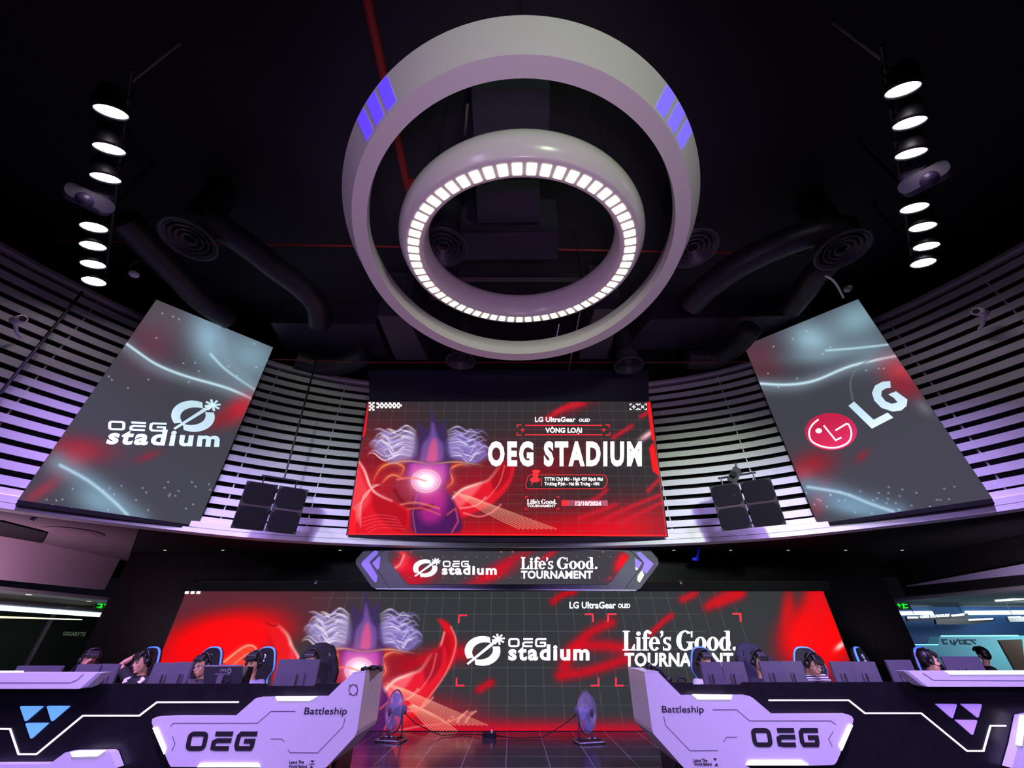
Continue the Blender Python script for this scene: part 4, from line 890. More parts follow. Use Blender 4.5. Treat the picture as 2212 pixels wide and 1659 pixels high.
# ================================================================ LOUDSPEAKERS
def cluster(cx, cy, D, quads, labels, grp, lab_bar, stem_px, roll):
    c = atd(cx, cy, D); az = math.atan2(c.x, c.y)
    for i, s in enumerate((-1, 1)):
        rot = Matrix.Rotation(-az, 3, 'Z') @ Matrix.Rotation(R(16), 3, 'X') @ Matrix.Rotation(-s * R(5), 3, 'Z')
        p = c + rot @ Vector((s * .275, .0, 0)); t = thing('loudspeaker', labels[i], 'speaker', p, grp)
        w, h, d = .50, .80, .36
        mb = MB(); pts = [(-w / 2, -d / 2), (w / 2, -d / 2), (w / 2 - .08, d / 2), (-w / 2 + .08, d / 2)]
        mb.prism([p + rot @ Vector((x, y, -h / 2)) for x, y in pts], rot @ Vector((0, 0, h))); part('cabinet', mb, M['spkbox'], t)
        mb = MB(); mb.rbox(p + rot @ Vector((0, -d / 2 - .008, .205)), (w - .03, .016, .37), .10, rot); mb.rbox(p + rot @ Vector((0, -d / 2 - .008, -.205)), (w - .03, .016, .37), .10, rot); part('grille', mb, M['spk'], t)
        mb = MB(); mb.box(p + rot @ Vector((.0, -d / 2 - .006, 0)), (w - .03, .014, .035), rot); part('badge_strip', mb, M['spkline'], t)
        mb = MB(); mb.tube([p + rot @ Vector((0, .02, h / 2)), p + rot @ Vector((0, .02, h / 2)) + Vector((0, 0, .14))], .012, 6); part('shackle', mb, M['steel'], t)
    q = c + Vector((0, 0, .55)); ex = Matrix.Rotation(-az, 3, 'Z') @ Vector((1, 0, 0))
    t = thing('speaker_bar', lab_bar, 'bracket', q)
    mb = MB(); mb.tube([q - ex * .33, q + ex * .33], .02, 8); part('bar', mb, M['steel'], t)
    mb = MB(); mb.tube([q + ex * .05, atd(*stem_px, D)], .018, 8); part('stem', mb, M['plastic'], t)
    return c, ex, q
g = 'loudspeakers in front of the slatted wall'
cluster(587, 1096, 8.55, None, ['black loudspeaker on the left slats, left one of its pair', 'black loudspeaker on the left slats, right one of its pair'], g, 'steel bar and long thin rod holding the left speaker pair', (684, 775), 0)
cR, eR, qR = cluster(1611, 1089, 8.5, None, ['black loudspeaker on the right slats, left one of its pair', 'black loudspeaker on the right slats, right one of its pair'], g, 'steel bar and rod holding the right speaker pair', (1588, 1000), 0)
p = atd(1587, 1030, 8.3); t = thing('video_camera', 'black camera on a short stand above the right speaker pair', 'camera', p)
az = math.atan2(p.x, p.y); q = Matrix.Rotation(-az, 3, 'Z') @ Matrix.Rotation(R(40), 3, 'Y')
mb = MB(); mb.rbox(p + Vector((0, 0, .02)), (.13, .2, .30), .03, q); part('body', mb, M['plastic'], t)
mb = MB(); mb.tube([p + q @ Vector((0, -.1, .02)), p + q @ Vector((0, -.18, .0))], .05, 12); part('lens', mb, M['plastic'], t)
mb = MB(); mb.tube([p + Vector((-.05, 0, -.12)), p + Vector((-.1, .05, -.34))], .05, 8); part('stand', mb, M['plastic'], t)

for px, l in ((683, 'small pale round sensor above the stage screen, left of the hexagonal sign'), (1470, 'small pale round sensor above the stage screen, right of the hexagonal sign')):
    p = at(px, 1259, 9.56); mb = MB(); mb.sm = True; mb.ell(p, (.06, .05, .06)); mb.tube([p, p + Vector((0, .16, 0))], .02, 8); solo('sensor', mb, M['metal'], l, 'sensor', 'sensors above the stage screen')
mb = MB(); mb.sm = True; mb.tube([at(1508, 1172, 9.2), at(1509, 1190, 9.2), at(1506, 1203, 9.2), at(1500, 1208, 9.2)], .022, 8); mb.ell(at(1502, 1208, 9.2), (.08, .04, .04)); solo('strap', mb, mat('blue_strap', (.05, .12, .75), .5, emit=(.03, .08, .6), es=.4), 'small bright blue strap hanging under the fascia right of the hexagonal sign', 'strap')
# ================================================================ DOWNLIGHTS, EXIT SIGNS
for i, px in enumerate((357, 482, 735, 1455, 1578, 1702, 1826, 1948)):
    p = at(px, 1187, 9.3); p.z = 3.105
    T = Matrix.Translation(p); lab = ['first', 'second', 'third', 'fourth', 'fifth', 'sixth', 'seventh', 'last'][i]
    t = thing('downlight', f'tiny recessed downlight in the black ceiling over the screen, {lab} from the left', 'ceiling light', p, 'downlights over the stage screen')
    mb = MB(); mb.lathe([(0, -.012), (.03, -.012), (.03, .0), (0, 0)], T, 12); part('lamp', mb, M['warmled'], t)
    mb = MB(); mb.lathe([(.03, -.01), (.05, -.006), (.05, 0), (.03, 0)], T, 12, closed=True); part('bezel', mb, M['steel'], t)
def exit_sign(px, py, Y, w, h, label, yaw=0, arrow=1, top=3.0, hang=True):
    p = at(px, py, Y); t = thing('exit_sign', label, 'exit sign', p); q = Matrix.Rotation(R(yaw), 3, 'Z')
    mb = MB(); mb.box(p, (w, .04, h), q); part('case', mb, M['exitbox'], t)
    P = []
    def L(pts, k=.09): P.extend(stroke(pts, k))
    L([(-.62 * arrow, .1), (-.2 * arrow, .1)]); L([(-.55 * arrow, -.25), (-.3 * arrow, -.25)])
    P.append(ellipse(.02 * arrow, .36, .09, .09, 12)); L([(0, .22), (.04 * arrow, -.1), (.2 * arrow, -.36)], .16); L([(.04 * arrow, -.1), (-.2 * arrow, -.36)], .12); L([(-.16, .1), (.18, .18)], .09)
    L([(.38 * arrow, .05), (.8 * arrow, .05)], .1); L([(.6 * arrow, .3), (.82 * arrow, .05), (.6 * arrow, -.2)], .1)
    mb = MB()
    for poly in P: mb.prism([p + q @ Vector((x * w / 2, -.022, y * h)) for x, y in poly], q @ Vector((0, -.006, 0)))
    part('running_figure_and_arrow', mb, M['exitg'], t)
    if hang:
        for s in (-1, 1): mb = MB(); a = p + q @ Vector((s * w * .35, 0, h / 2)); mb.tube([a, (a.x, a.y, top)], .006, 6); part('hanger', mb, M['steel'], t)
exit_sign(221, 1307, 12.0, .36, .19, 'green lit exit sign under the left lounge ceiling', 0, 1, 2.24)
exit_sign(1950, 1308, 12.3, .36, .20, 'green lit exit sign at the edge of the right lounge', 0, -1, 2.26)
exit_sign(303, 1150, 8.6, .10, .16, 'tiny green exit sign just under the left end of the fascia', 0, 1, 3.1)
exit_sign(1874, 1151, 8.4, .14, .09, 'tiny green exit sign just under the right end of the fascia', 0, -1, 3.1)
# ================================================================ BATTLE DESKS
YF = 6.2; fF = frontal(YF)
def slab(name, px, m, parent, y=YF, t=.05, label=None):       # a panel cut to outline, standing at depth y, t thick
    mb = MB(); mb.prism([at(a, b, y) for a, b in px], (0, t, 0)); return part(name, mb, m, parent, label)
def strips(name, pts, w, m, parent, y=YF - .004, t=.004, closed=False):
    mb = MB()
    for q in stroke(pts, w, closed): mb.prism([at(a, b, y) for a, b in q], (0, t, 0))
    return part(name, mb, m, parent)
def zcut(px, Y, z): return at(px, 1659, Y).x, z
def below(px, y, z):                                           # keeps x of pixel column px at the frame's foot, at height z
    p = at(px, 1659, y); return Vector((p.x, y, z))
def slab3(name, pts, m, parent, t=.05):
    mb = MB(); mb.prism(pts, (0, t, 0)); return part(name, mb, m, parent)
P3 = lambda L, y=YF: [at(a, b, y) for a, b in L]

dl = thing('gaming_desk', 'long left desk with white angular front, black slabs and blue lit triangles', 'desk', (-4.5, 6.6, 0))
dr = thing('gaming_desk', 'long right desk with white angular front, black slabs and violet triangles', 'desk', (4.4, 6.6, 0))
# black fronts behind the white shields
slab3('black_front', P3([(-420, 1477), (574, 1477), (579, 1482), (676, 1482), (686, 1476), (733, 1476)], YF + .1) + [Vector((-2.15, YF + .1, .001)), Vector((-9.2, YF + .1, .001))], M['deskblack'], dl)
slab3('black_front', P3([(1446, 1473.5), (1496, 1474), (1498, 1479), (1601, 1479), (1605, 1473.8), (2640, 1472.5)], YF + .1) + [Vector((9.2, YF + .1, .001)), Vector((1.95, YF + .1, .001))], M['deskblack'], dr)
# white shields
wl = [(760.5, 1455.5), (789.5, 1452), (771.5, 1578.5), (766.5, 1591), (705, 1657.5)]
wl3 = P3(wl) + [Vector((-2.55, YF, .10)), Vector((-3.05, YF, .10)), at(561, 1658, YF), at(425, 1657, YF), at(369, 1656.6, YF), at(365, 1650, YF), at(331, 1571, YF), at(327.5, 1560, YF), at(329, 1553, YF), at(337, 1549, YF)] + P3([(380, 1547.6), (507.5, 1547.6), (550, 1510), (554, 1508), (560, 1506.6), (708, 1504.5), (734, 1479)])
slab3('white_shield', wl3, M['white'], dl, .09)
wr = [(1412, 1585.6), (1408.6, 1576), (1392, 1453.6), (1423, 1453.6), (1472, 1502.5), (1600, 1502), (1612, 1502), (1620, 1504), (1627, 1508), (1668.6, 1543.6), (1830.5, 1543), (1840, 1547), (1844, 1554), (1841, 1566.7), (1808, 1645), (1803, 1651), (1798, 1652.7), (1750, 1654), (1612, 1654)]
wr3 = P3(wr) + [Vector((2.95, YF, .10)), Vector((2.40, YF, .10)), at(1477, 1658.4, YF)]
slab3('white_shield', wr3, M['white'], dr, .09)
# end cheeks of the shields, running back to the rear of the desk
def cheek(front, depth, parent):
    mb = MB(); a = [Vector(p) + Vector((0, .091, 0)) for p in front]; b = [p + Vector((0, depth - .091, 0)) for p in a]; t = Vector((.05 if a[0].x < 0 else -.05, 0, 0))
    for i in range(len(a) - 1): mb.prism([a[i], a[i + 1], b[i + 1], b[i]], -t)
    part('end_cheek', mb, M['white'], parent)
cheek(P3([(789.5, 1452), (771.5, 1578.5), (766.5, 1591), (705, 1657.5)]) + [Vector((-2.55, YF, .10))], .84, dl)
cheek(P3([(1392, 1453.6), (1408.6, 1576), (1412, 1585.6), (1477, 1658.4)]) + [Vector((2.40, YF, .10))], .84, dr)
# desk tops and end caps
def top(x0, x1, parent):
    mb = MB(); mb.box(((x0 + x1) / 2, 6.70, .74), (abs(x1 - x0), .78, .04)); part('worktop', mb, M['deskblack'], parent)
    for x in (x0 + .15, (x0 + x1) / 2, x1 - .15): mb = MB(); mb.box((x, 6.75, .37), (.05, .6, .70)); part('support', mb, M['deskblack'], parent)
top(-9.1, -2.0, dl); top(1.85, 9.1, dr)
for P_, par_ in (([(760.5, 1455.5), (789.5, 1452)], dl), ([(1392, 1453.6), (1423, 1453.6)], dr)):
    a, b = P3(P_); mb = MB(); mb.prism([a + Vector((0, .001, .002)), b + Vector((0, .001, .002)), b + Vector((0, .84, .002)), a + Vector((0, .84, .002))], (0, 0, .012)); part('end_cap', mb, M['white'], par_)
# lit bars set into the white shields
slab('light_bar', [(594.5, 1504.5), (684, 1504.5), (668, 1513.5), (599, 1513.5)], M['led'], dl, YF - .012, .02)
slab('light_bar', [(329, 1572.5), (339, 1572.5), (357, 1617), (353.5, 1629.5)], M['led'], dl, YF - .012, .02)
slab('light_bar', [(425.5, 1657.5), (432, 1649.4), (556.5, 1649.4), (560.6, 1657.5)], M['led'], dl, YF - .012, .02)
slab('light_bar', [(1496, 1500), (1582, 1501), (1579, 1510.8), (1507.5, 1510.8)], M['led'], dr, YF - .012, .02)
slab('light_bar', [(1834, 1566.7), (1843, 1566.7), (1819, 1622), (1813.7, 1612)], M['led'], dr, YF - .012, .02)
slab('light_bar', [(1612.4, 1653), (1618.7, 1643.5), (1733, 1643.5), (1747.6, 1653)], M['led'], dr, YF - .012, .02)
# thin line of light across the black slabs
strips('light_line', [(-60, 1574), (20.8, 1575), (39, 1629.4), (77.8, 1629.4), (178, 1546.3), (300, 1546.3), (338, 1517.3), (515, 1516.8)], 3.2, M['ledsoft'], dl, YF + .09, .012)
strips('light_line', [(1661, 1512.9), (1834, 1512.8), (1869, 1540.8), (1990.6, 1540.8), (2090, 1622.4), (2125.4, 1622.4), (2140.6, 1567.8), (2174, 1567.8)], 3.0, M['ledsoft'], dr, YF + .09, .012)
for tri in ([(42, 1525.5), (93.5, 1525.5), (54, 1559.5)], [(100, 1525), (151, 1525), (111, 1559.5)], [(54, 1562), (105, 1561.6), (66, 1597)]): slab('lit_triangle', roundpoly(tri, 4), M['bluelit'], dl, YF + .085, .016)
for tri in ([(2021, 1520.6), (2068, 1521), (2058, 1553)], [(2075, 1520.6), (2122, 1521), (2113.6, 1551.6)], [(2063, 1555), (2112, 1555.6), (2101.8, 1589)]): slab('lit_triangle', roundpoly(tri, 4), M['purplit'], dr, YF + .085, .016)
# inlaid grooves and lettering
for pts in ([(368, 1569), (374, 1562), (400, 1562), (556, 1562), (585, 1536.4), (638, 1536.4)], [(584, 1596), (608, 1596), (614, 1602)], [(622, 1619), (626.5, 1625.6), (686, 1626), (741, 1569), (745.5, 1550)], [(372, 1590), (378, 1606), (371, 1622)]): strips('groove', pts, .8, M['groove'], dl)
for pts in ([(1539.6, 1533), (1591.6, 1533), (1619.7, 1557), (1795, 1557), (1806, 1565)], [(1433.6, 1547), (1437.7, 1566), (1490.8, 1621.6), (1551, 1621)], [(1562.5, 1603), (1568.8, 1592.5), (1591.6, 1592)], [(1800, 1580), (1790, 1596), (1798, 1612)]): strips('groove', pts, .8, M['groove'], dr)
fo = Vector((0, -.006, 0))
lay('brand_lettering', fit_box(oeg(.245, .24), (402, 1580, 557, 1621.5)), fF, fo, M['letter'], dl)
lay('brand_lettering', fit_box(oeg(.245, -.20), (1622.5, 1572.5, 1770, 1613.5)), fF, fo, M['letter'], dr)
lay('name_lettering', fit_box(FP('Battleship', 0, .15), (657, 1528, 749.5, 1547.5)), fF, fo, M['letter'], dl)
lay('name_lettering', fit_box(FP('Battleship', 0, -.05), (1429.5, 1524.5, 1520, 1543.5)), fF, fo, M['letter'], dr)
lay('motto_lettering', fit_box(FP('Leave The', 0, .1), (625, 1642.5, 656.5, 1649)) + fit_box(FP('World Behind', 0, .1), (624, 1652, 663.5, 1658.5)), fF, fo, M['letter'], dl)
for q_ in ([(671, 1642.5), (679, 1642.5), (675, 1647)], [(669, 1658), (676.5, 1658), (673, 1653.5)], stroke([(668, 1650.2), (680, 1650.2)], .6)[0]): lay('arrow_mark', [q_], fF, fo, M['letter'], dl)
lay('motto_lettering', fit_box(FP('Leave The', 0, -.1), (1497, 1638.5, 1527.5, 1645.5)) + fit_box(FP('World Behind', 0, -.1), (1499, 1647, 1537, 1653.5)), fF, fo, M['letter'], dr)
for q_ in ([(1541, 1638), (1548, 1638), (1544.5, 1642.5)], [(1543.5, 1653.5), (1551, 1653.5), (1547.5, 1648.5)]): lay('arrow_mark', [q_], fF, fo, M['letter'], dr)
tg = stroke(ellipse(763.5, 1490, 9.3, 11.6, 24), 1.1, True)
for sx in (-1, 1):
    for sy in (-1, 1): tg += stroke([(763.5 + sx * 5, 1490 + sy * 6.5), (763.5 + sx * 8.5, 1490 + sy * 11)], 1.1)
lay('target_mark', tg, fF, fo, M['letter'], dl)
# raised white wings at the outer ends and the lower white plates
slab3('white_wing', P3([(-420, 1453), (210, 1453), (222, 1453), (190, 1482), (178, 1487), (168, 1488), (-420, 1488)], YF - .06), M['white'], dl, .14)
slab('wing_tip', [(211, 1453.2), (222, 1453.2), (190, 1482), (172, 1488)], mat('grey_tip', (.62, .60, .64), .4), dl, YF - .066, .006)
strips('groove', [(-60, 1474.8), (152, 1474.8), (168, 1468), (180, 1456)], .8, M['groove'], dl, YF - .064)
slab('light_bar', [(-60, 1449.5), (41, 1449.5), (41, 1453), (-60, 1453)], M['ledsoft'], dl, YF - .06, .06)
slab3('white_wing', P3([(1952, 1450), (2640, 1449), (2640, 1483.5), (2001, 1483.5), (1990, 1480)], YF - .06), M['white'], dr, .14)
slab('wing_tip', [(1952, 1450), (1962, 1450), (2004, 1483.5), (1990, 1480)], bpy.data.materials['grey_tip'], dr, YF - .066, .006)
strips('groove', [(1994, 1454), (2016, 1469), (2300, 1470.7)], .8, M['groove'], dr, YF - .064)
slab('light_bar', [(2043, 1449), (2300, 1448), (2300, 1456.2), (2053, 1457)], M['led'], dr, YF - .07, .02)
slab3('lower_plate', P3([(-120, 1652), (107, 1650.6), (140, 1626), (150, 1624.5), (233, 1623), (239, 1626), (251, 1659)], YF - .02) + [Vector((-5.05, YF - .02, .05)), Vector((-6.6, YF - .02, .05))], M['white'], dl, .11)
slab('light_bar', [(152, 1625), (172, 1621), (227, 1621), (208, 1633.5), (155.5, 1634.5)], M['led'], dl, YF - .034, .02)
slab3('lower_plate', P3([(2212, 1546), (2300, 1530), (2300, 1659), (2186, 1659), (2200, 1609)], YF - .02), M['white'], dr, .11)
slab('light_bar', [(2206, 1545), (2217, 1545), (2208, 1611), (2197, 1609)], M['led'], dr, YF - .034, .02)

# ================================================================ MONITORS
def monitor(x0, x1, y0, Y, label, cat_group, turn=0, h=.34, tilt=0, logo=False):
    a = at(x0, y0, Y); b = at(x1, y0, Y); c = (a + b) / 2; w = abs(b.x - a.x) / max(.5, math.cos(R(turn)))
    q = Matrix.Rotation(R(turn), 3, 'Z') @ Matrix.Rotation(R(tilt), 3, 'X'); top = c.z; c = Vector((c.x, Y, top - h / 2))
    t = thing('monitor', label, 'monitor', (c.x, Y, .76), cat_group)
    mb = MB(); mb.rbox(c, (w, .03, h), .012, q); part('shell', mb, M['moncase'], t)
    mb = MB(); mb.rbox(c + q @ Vector((0, -.022, -.02)), (w * .45, .03, h * .45), .03, q); part('back_cover', mb, M['moncase'], t)
    mb = MB(); mb.box(c + q @ Vector((0, .0165, .005)), (w - .03, .004, h - .04), q); part('screen', mb, M['monscreen'], t)
    f = c + q @ Vector((0, -.06, 0)); mb = MB(); mb.box((f.x, f.y, (f.z + .77) / 2), (.07, .035, max(.04, f.z - .77) + .08), Matrix.Rotation(R(turn), 3, 'Z')); part('stand', mb, M['moncase'], t)
    mb = MB(); mb.rbox((f.x, f.y, .768), (.22, .18, .016), .05, Matrix.Rotation(R(turn), 3, 'Z'), axis=2); part('foot', mb, M['plastic'], t)
    if logo:
        P = fit_box(stroke(ellipse(0, 0, 1, 1, 16), .5, True), (491, 1444, 500, 1454)) + fit_box(FP('OEG'), (475, 1446, 489, 1450.5))
        mb = MB(); n = q @ Vector((0, -1, 0)); mp = onplane(c + n * .018, n)
        for g_ in P: mb.prism([mp(*p) for p in g_], n * .003)
        part('emblem', mb, M['white'], t)
    return t
gm = 'monitors on the left desk'
monitor(43, 92, 1438, 6.75, 'grey monitor seen from behind at the far left over the white wing', gm, 6, .30)
monitor(93, 141, 1438, 6.75, 'grey monitor above the white wing, second from the left edge', gm, -6, .30)
monitor(174, 219, 1434.5, 6.72, 'grey monitor hiding the chin of the leftmost player', gm, 8)
monitor(219, 265, 1434, 6.75, 'grey monitor left of the player with the raised arm', gm, -8)
monitor(339, 382, 1431.5, 6.75, 'grey monitor right of the player with the raised arm', gm, 10)
monitor(383, 421, 1430, 6.72, 'grey monitor left of the player with glasses and goatee', gm, -10)
monitor(452, 529, 1433, 6.62, 'monitor tilted far back with a small round emblem, beside the player in glasses', gm, 4, .26, 34, True)
monitor(604, 693, 1424, 6.72, 'wide monitor standing alone near the right end of the left desk', gm, -2, .40)
gm = 'monitors on the right desk'
monitor(1510, 1557, 1430, 6.75, 'grey monitor in front of the leftmost player on the right desk', gm, 8)
monitor(1559, 1604, 1429.5, 6.75, 'grey monitor second from the left on the right desk', gm, -8)
monitor(1636, 1687, 1428, 6.72, 'grey monitor in front of the player beside the black hooded chair', gm, 8)
monitor(1688, 1728, 1428, 6.75, 'grey monitor left of the player in the striped shirt', gm, -10)
monitor(1788, 1836, 1429, 6.72, 'grey monitor right of the player in the striped shirt', gm, 8)
monitor(1837, 1885, 1429, 6.75, 'grey monitor in front of the empty turned chair', gm, -8)
monitor(1908, 1968, 1425.5, 6.75, 'grey monitor left of the player seen in profile', gm, 8)
monitor(2034, 2108, 1418, 7.0, 'wide dark monitor above the right white wing', gm, -6, .36)
# small things on the desks
mb = MB(); c = at(536, 1440, 6.75); mb.rbox((c.x, 6.75, .94), (.09, .14, .36), .02, axis=1); o = solo('edge_on_monitor', mb, M['plastic'], 'slim black monitor seen edge on between the tilted monitor and the player in the cap', 'computer')  # stands for a monitor turned side-on, built as a plain box
t = thing('headset', 'headset lying on the sloping end of the right desk', 'headset', at(1418, 1445, 6.6))
pts = [at(x, y, 6.6) for x, y in spline([(1402, 1441), (1412, 1441), (1424, 1447), (1434, 1458), (1444, 1470)], 4)]
mb = MB(); mb.sm = True; mb.tube(pts, .018, 8); part('headband', mb, M['steel'], t)
for a in (pts[0], pts[-1]): mb = MB(); mb.sm = True; mb.ell(a, (.05, .04, .055)); part('ear_cup', mb, M['plastic'], t)
mb = MB(); mb.sm = True; mb.tube([at(x, y, 6.7) for x, y in spline([(1464, 1473), (1466, 1465), (1473, 1463), (1480, 1467), (1482, 1473)], 4)], .012, 8); solo('webcam_loop', mb, M['steel'], 'small dark loop of cable beside the headset', 'cable')
t = thing('black_cloth', 'crumpled black cloth lying on top of the left desk end', 'cloth', at(800, 1448, 6.6))
mb = MB(); mb.sm = True
n_ = 12; vs = []
for i in range(n_):
    for j in range(7):
        p = at(778 + 48 * i / 11, 1452, 6.35 + .6 * j / 6); p.z = 1.098 + .022 * math.sin(i * 1.7 + j) * math.cos(j * 1.3) + .03 * (1 - abs(i - 7) / 7) ; vs.append(p)
mb.add(vs + [v - Vector((0, 0, .012)) for v in vs], [(i * 7 + j, (i + 1) * 7 + j, (i + 1) * 7 + j + 1, i * 7 + j + 1) for i in range(n_ - 1) for j in range(6)] + [(84 + i * 7 + j, 84 + i * 7 + j + 1, 84 + (i + 1) * 7 + j + 1, 84 + (i + 1) * 7 + j) for i in range(n_ - 1) for j in range(6)])
part('fold', mb, M['cloth_black'], t)

# ================================================================ GAMING CHAIRS (built once, then copied)
def make_chair():
    t = thing('gaming_chair', 'chair', 'chair', (0, 0, 0), 'gaming chairs behind the desks')
    mb = MB(); mb.sm = True; mb.rbox((0, 0, .46), (.52, .50, .11), .10, axis=2); part('seat', mb, M['leather'], t)
    def outline(y, k): return [(-.25 * k, .52), (-.27 * k, .72), (-.19 * k, .90), (-.24 * k, 1.02), (-.205 * k, 1.14), (-.15 * k, 1.26), (-.07 * k, 1.315), (.07 * k, 1.315), (.15 * k, 1.26), (.205 * k, 1.14), (.24 * k, 1.02), (.19 * k, .90), (.27 * k, .72), (.25 * k, .52)]
    o = spline(outline(0, 1), 3); sl = lambda z: .22 + (z - .5) * .16
    mb = MB(); k = len(o); f = [Vector((x, sl(z), z)) for x, z in o]; b = [Vector((x * .96, sl(z) + .09, z)) for x, z in o]
    mb.add(f + b, [tuple(range(k)), tuple(range(2 * k - 1, k - 1, -1))] + [(i, (i + 1) % k, k + (i + 1) % k, k + i) for i in range(k)]); bk = part('backrest', mb, M['leather'], t)
    mb = MB(); mb.sm = True; mb.tube([Vector((x * 1.0, sl(z) - .004 + .03, z)) for x, z in o], .02, 8); part('piping', mb, M['blueedge'], bk)
    mb = MB()
    n_ = Vector((0, -.9, .16))
    for q in stroke(ellipse(0, 1.20, .028, .028, 14), .014, True) + fit_box(oeg(.22, .1), ((-.04, 1.155), (.04, 1.155), (.04, 1.125), (-.04, 1.125))): mb.prism([Vector((x, sl(z) - .002, z)) for x, z in q], (0, -.004, 0))
    part('emblem', mb, M['txt_plain'], bk)
    for s in (-1, 1):
        mb = MB(); mb.tube([(s * .28, .05, .46), (s * .30, .05, .64)], .025, 8); mb.rbox((s * .30, .02, .67), (.08, .26, .03), .03, axis=2); part('armrest', mb, M['plastic'], t)
    mb = MB(); mb.tube([(0, 0, .42), (0, 0, .1)], .03, 12); part('gas_lift', mb, M['steel'], t)
    bs = MB()
    for i in range(5):
        a = 2 * PI * i / 5; bs.tube([(0, 0, .11), (.3 * math.cos(a), .3 * math.sin(a), .075)], [.03, .02], 8)
    b = part('star_base', bs, M['plastic'], t)
    for i in range(5):
        a = 2 * PI * i / 5; mb = MB(); mb.tube([(.3 * math.cos(a) - .012, .3 * math.sin(a), .03), (.3 * math.cos(a) + .012, .3 * math.sin(a), .03)], .03, 12); part('caster', mb, M['plastic'], b)
    return t
M['txt_plain'] = mat('white_print', (.85, .85, .88), .5)
CH = make_chair()
def place_chair(px, Y, yaw, label, first=[True]):
    o = CH if first[0] else copy_tree(CH); first[0] = False
    c = at(px, 1404, Y); a = R(yaw); d = Matrix.Rotation(a, 3, 'Z') @ Vector((0, .34, 0))
    o.location = (c.x - d.x, Y - .34 + (.34 - d.y), 0); o.rotation_euler = (0, 0, a); o['label'] = label; return o
place_chair(326, 7.95, -8, 'blue edged gaming chair behind the player with the raised arm')
place_chair(459, 7.95, -6, 'blue edged gaming chair behind the player with glasses and goatee')
place_chair(575, 7.95, -10, 'blue edged gaming chair behind the player in the cap')
ch5 = place_chair(692, 7.95, 14, 'gaming chair draped with a black jacket near the glowing screen art')
place_chair(1514, 7.95, 10, 'blue edged gaming chair leftmost behind the right desk')
ch7 = place_chair(1622, 7.95, 8, 'gaming chair draped with a dark hood beside the red screen edge')
place_chair(1737, 7.95, -5, 'blue edged gaming chair behind the player in the striped shirt')
place_chair(1857, 7.95, 35, 'empty gaming chair turned aside, showing its blue edge')
place_chair(1993, 7.95, 12, 'blue edged gaming chair behind the player seen in profile')
o = place_chair(200, 7.98, -4, 'low gaming chair hidden behind the leftmost player'); o.scale = (1, 1, .86)
def jacket(ch, label, m, seed):
    c = Vector(ch.location); q = Matrix.Rotation(ch.rotation_euler.z, 3, 'Z'); rs = random.Random(seed)
    mb = MB(); secs = []
    mb2 = MB()
    for i in range(9):
        z = .70 + .66 * i / 8; w = .30 - .10 * max(0, (i - 5) / 3) ** 1.5 + rs.uniform(-.012, .012); secs.append(((rs.uniform(-.01, .01), .29 + (z - .5) * .16, z), w, .115 - .03 * (i / 8) + rs.uniform(-.01, .01)))
    mb2.loft(secs, 20); mb2.ell((0, .43, 1.31), (.17, .10, .09))
    for s in (-1, 1): mb2.tube([(s * .22, .34, 1.2), (s * .31, .30, .98), (s * .30, .28, .76)], [.07, .065, .05], 10)
    me = remesh(mb2, 'jacket', m, .02, Vector((0, 0, 0)), 1)
    o = put('jacket', me); o.location = c; o.rotation_euler = ch.rotation_euler; tag(o, label, 'jacket')
jacket(ch5, 'black jacket hung over the chair near the glowing screen art', M['cloth_black'], 1)
jacket(ch7, 'dark hooded jacket hung over the chair on the right desk', M['cloth_navy'], 2)

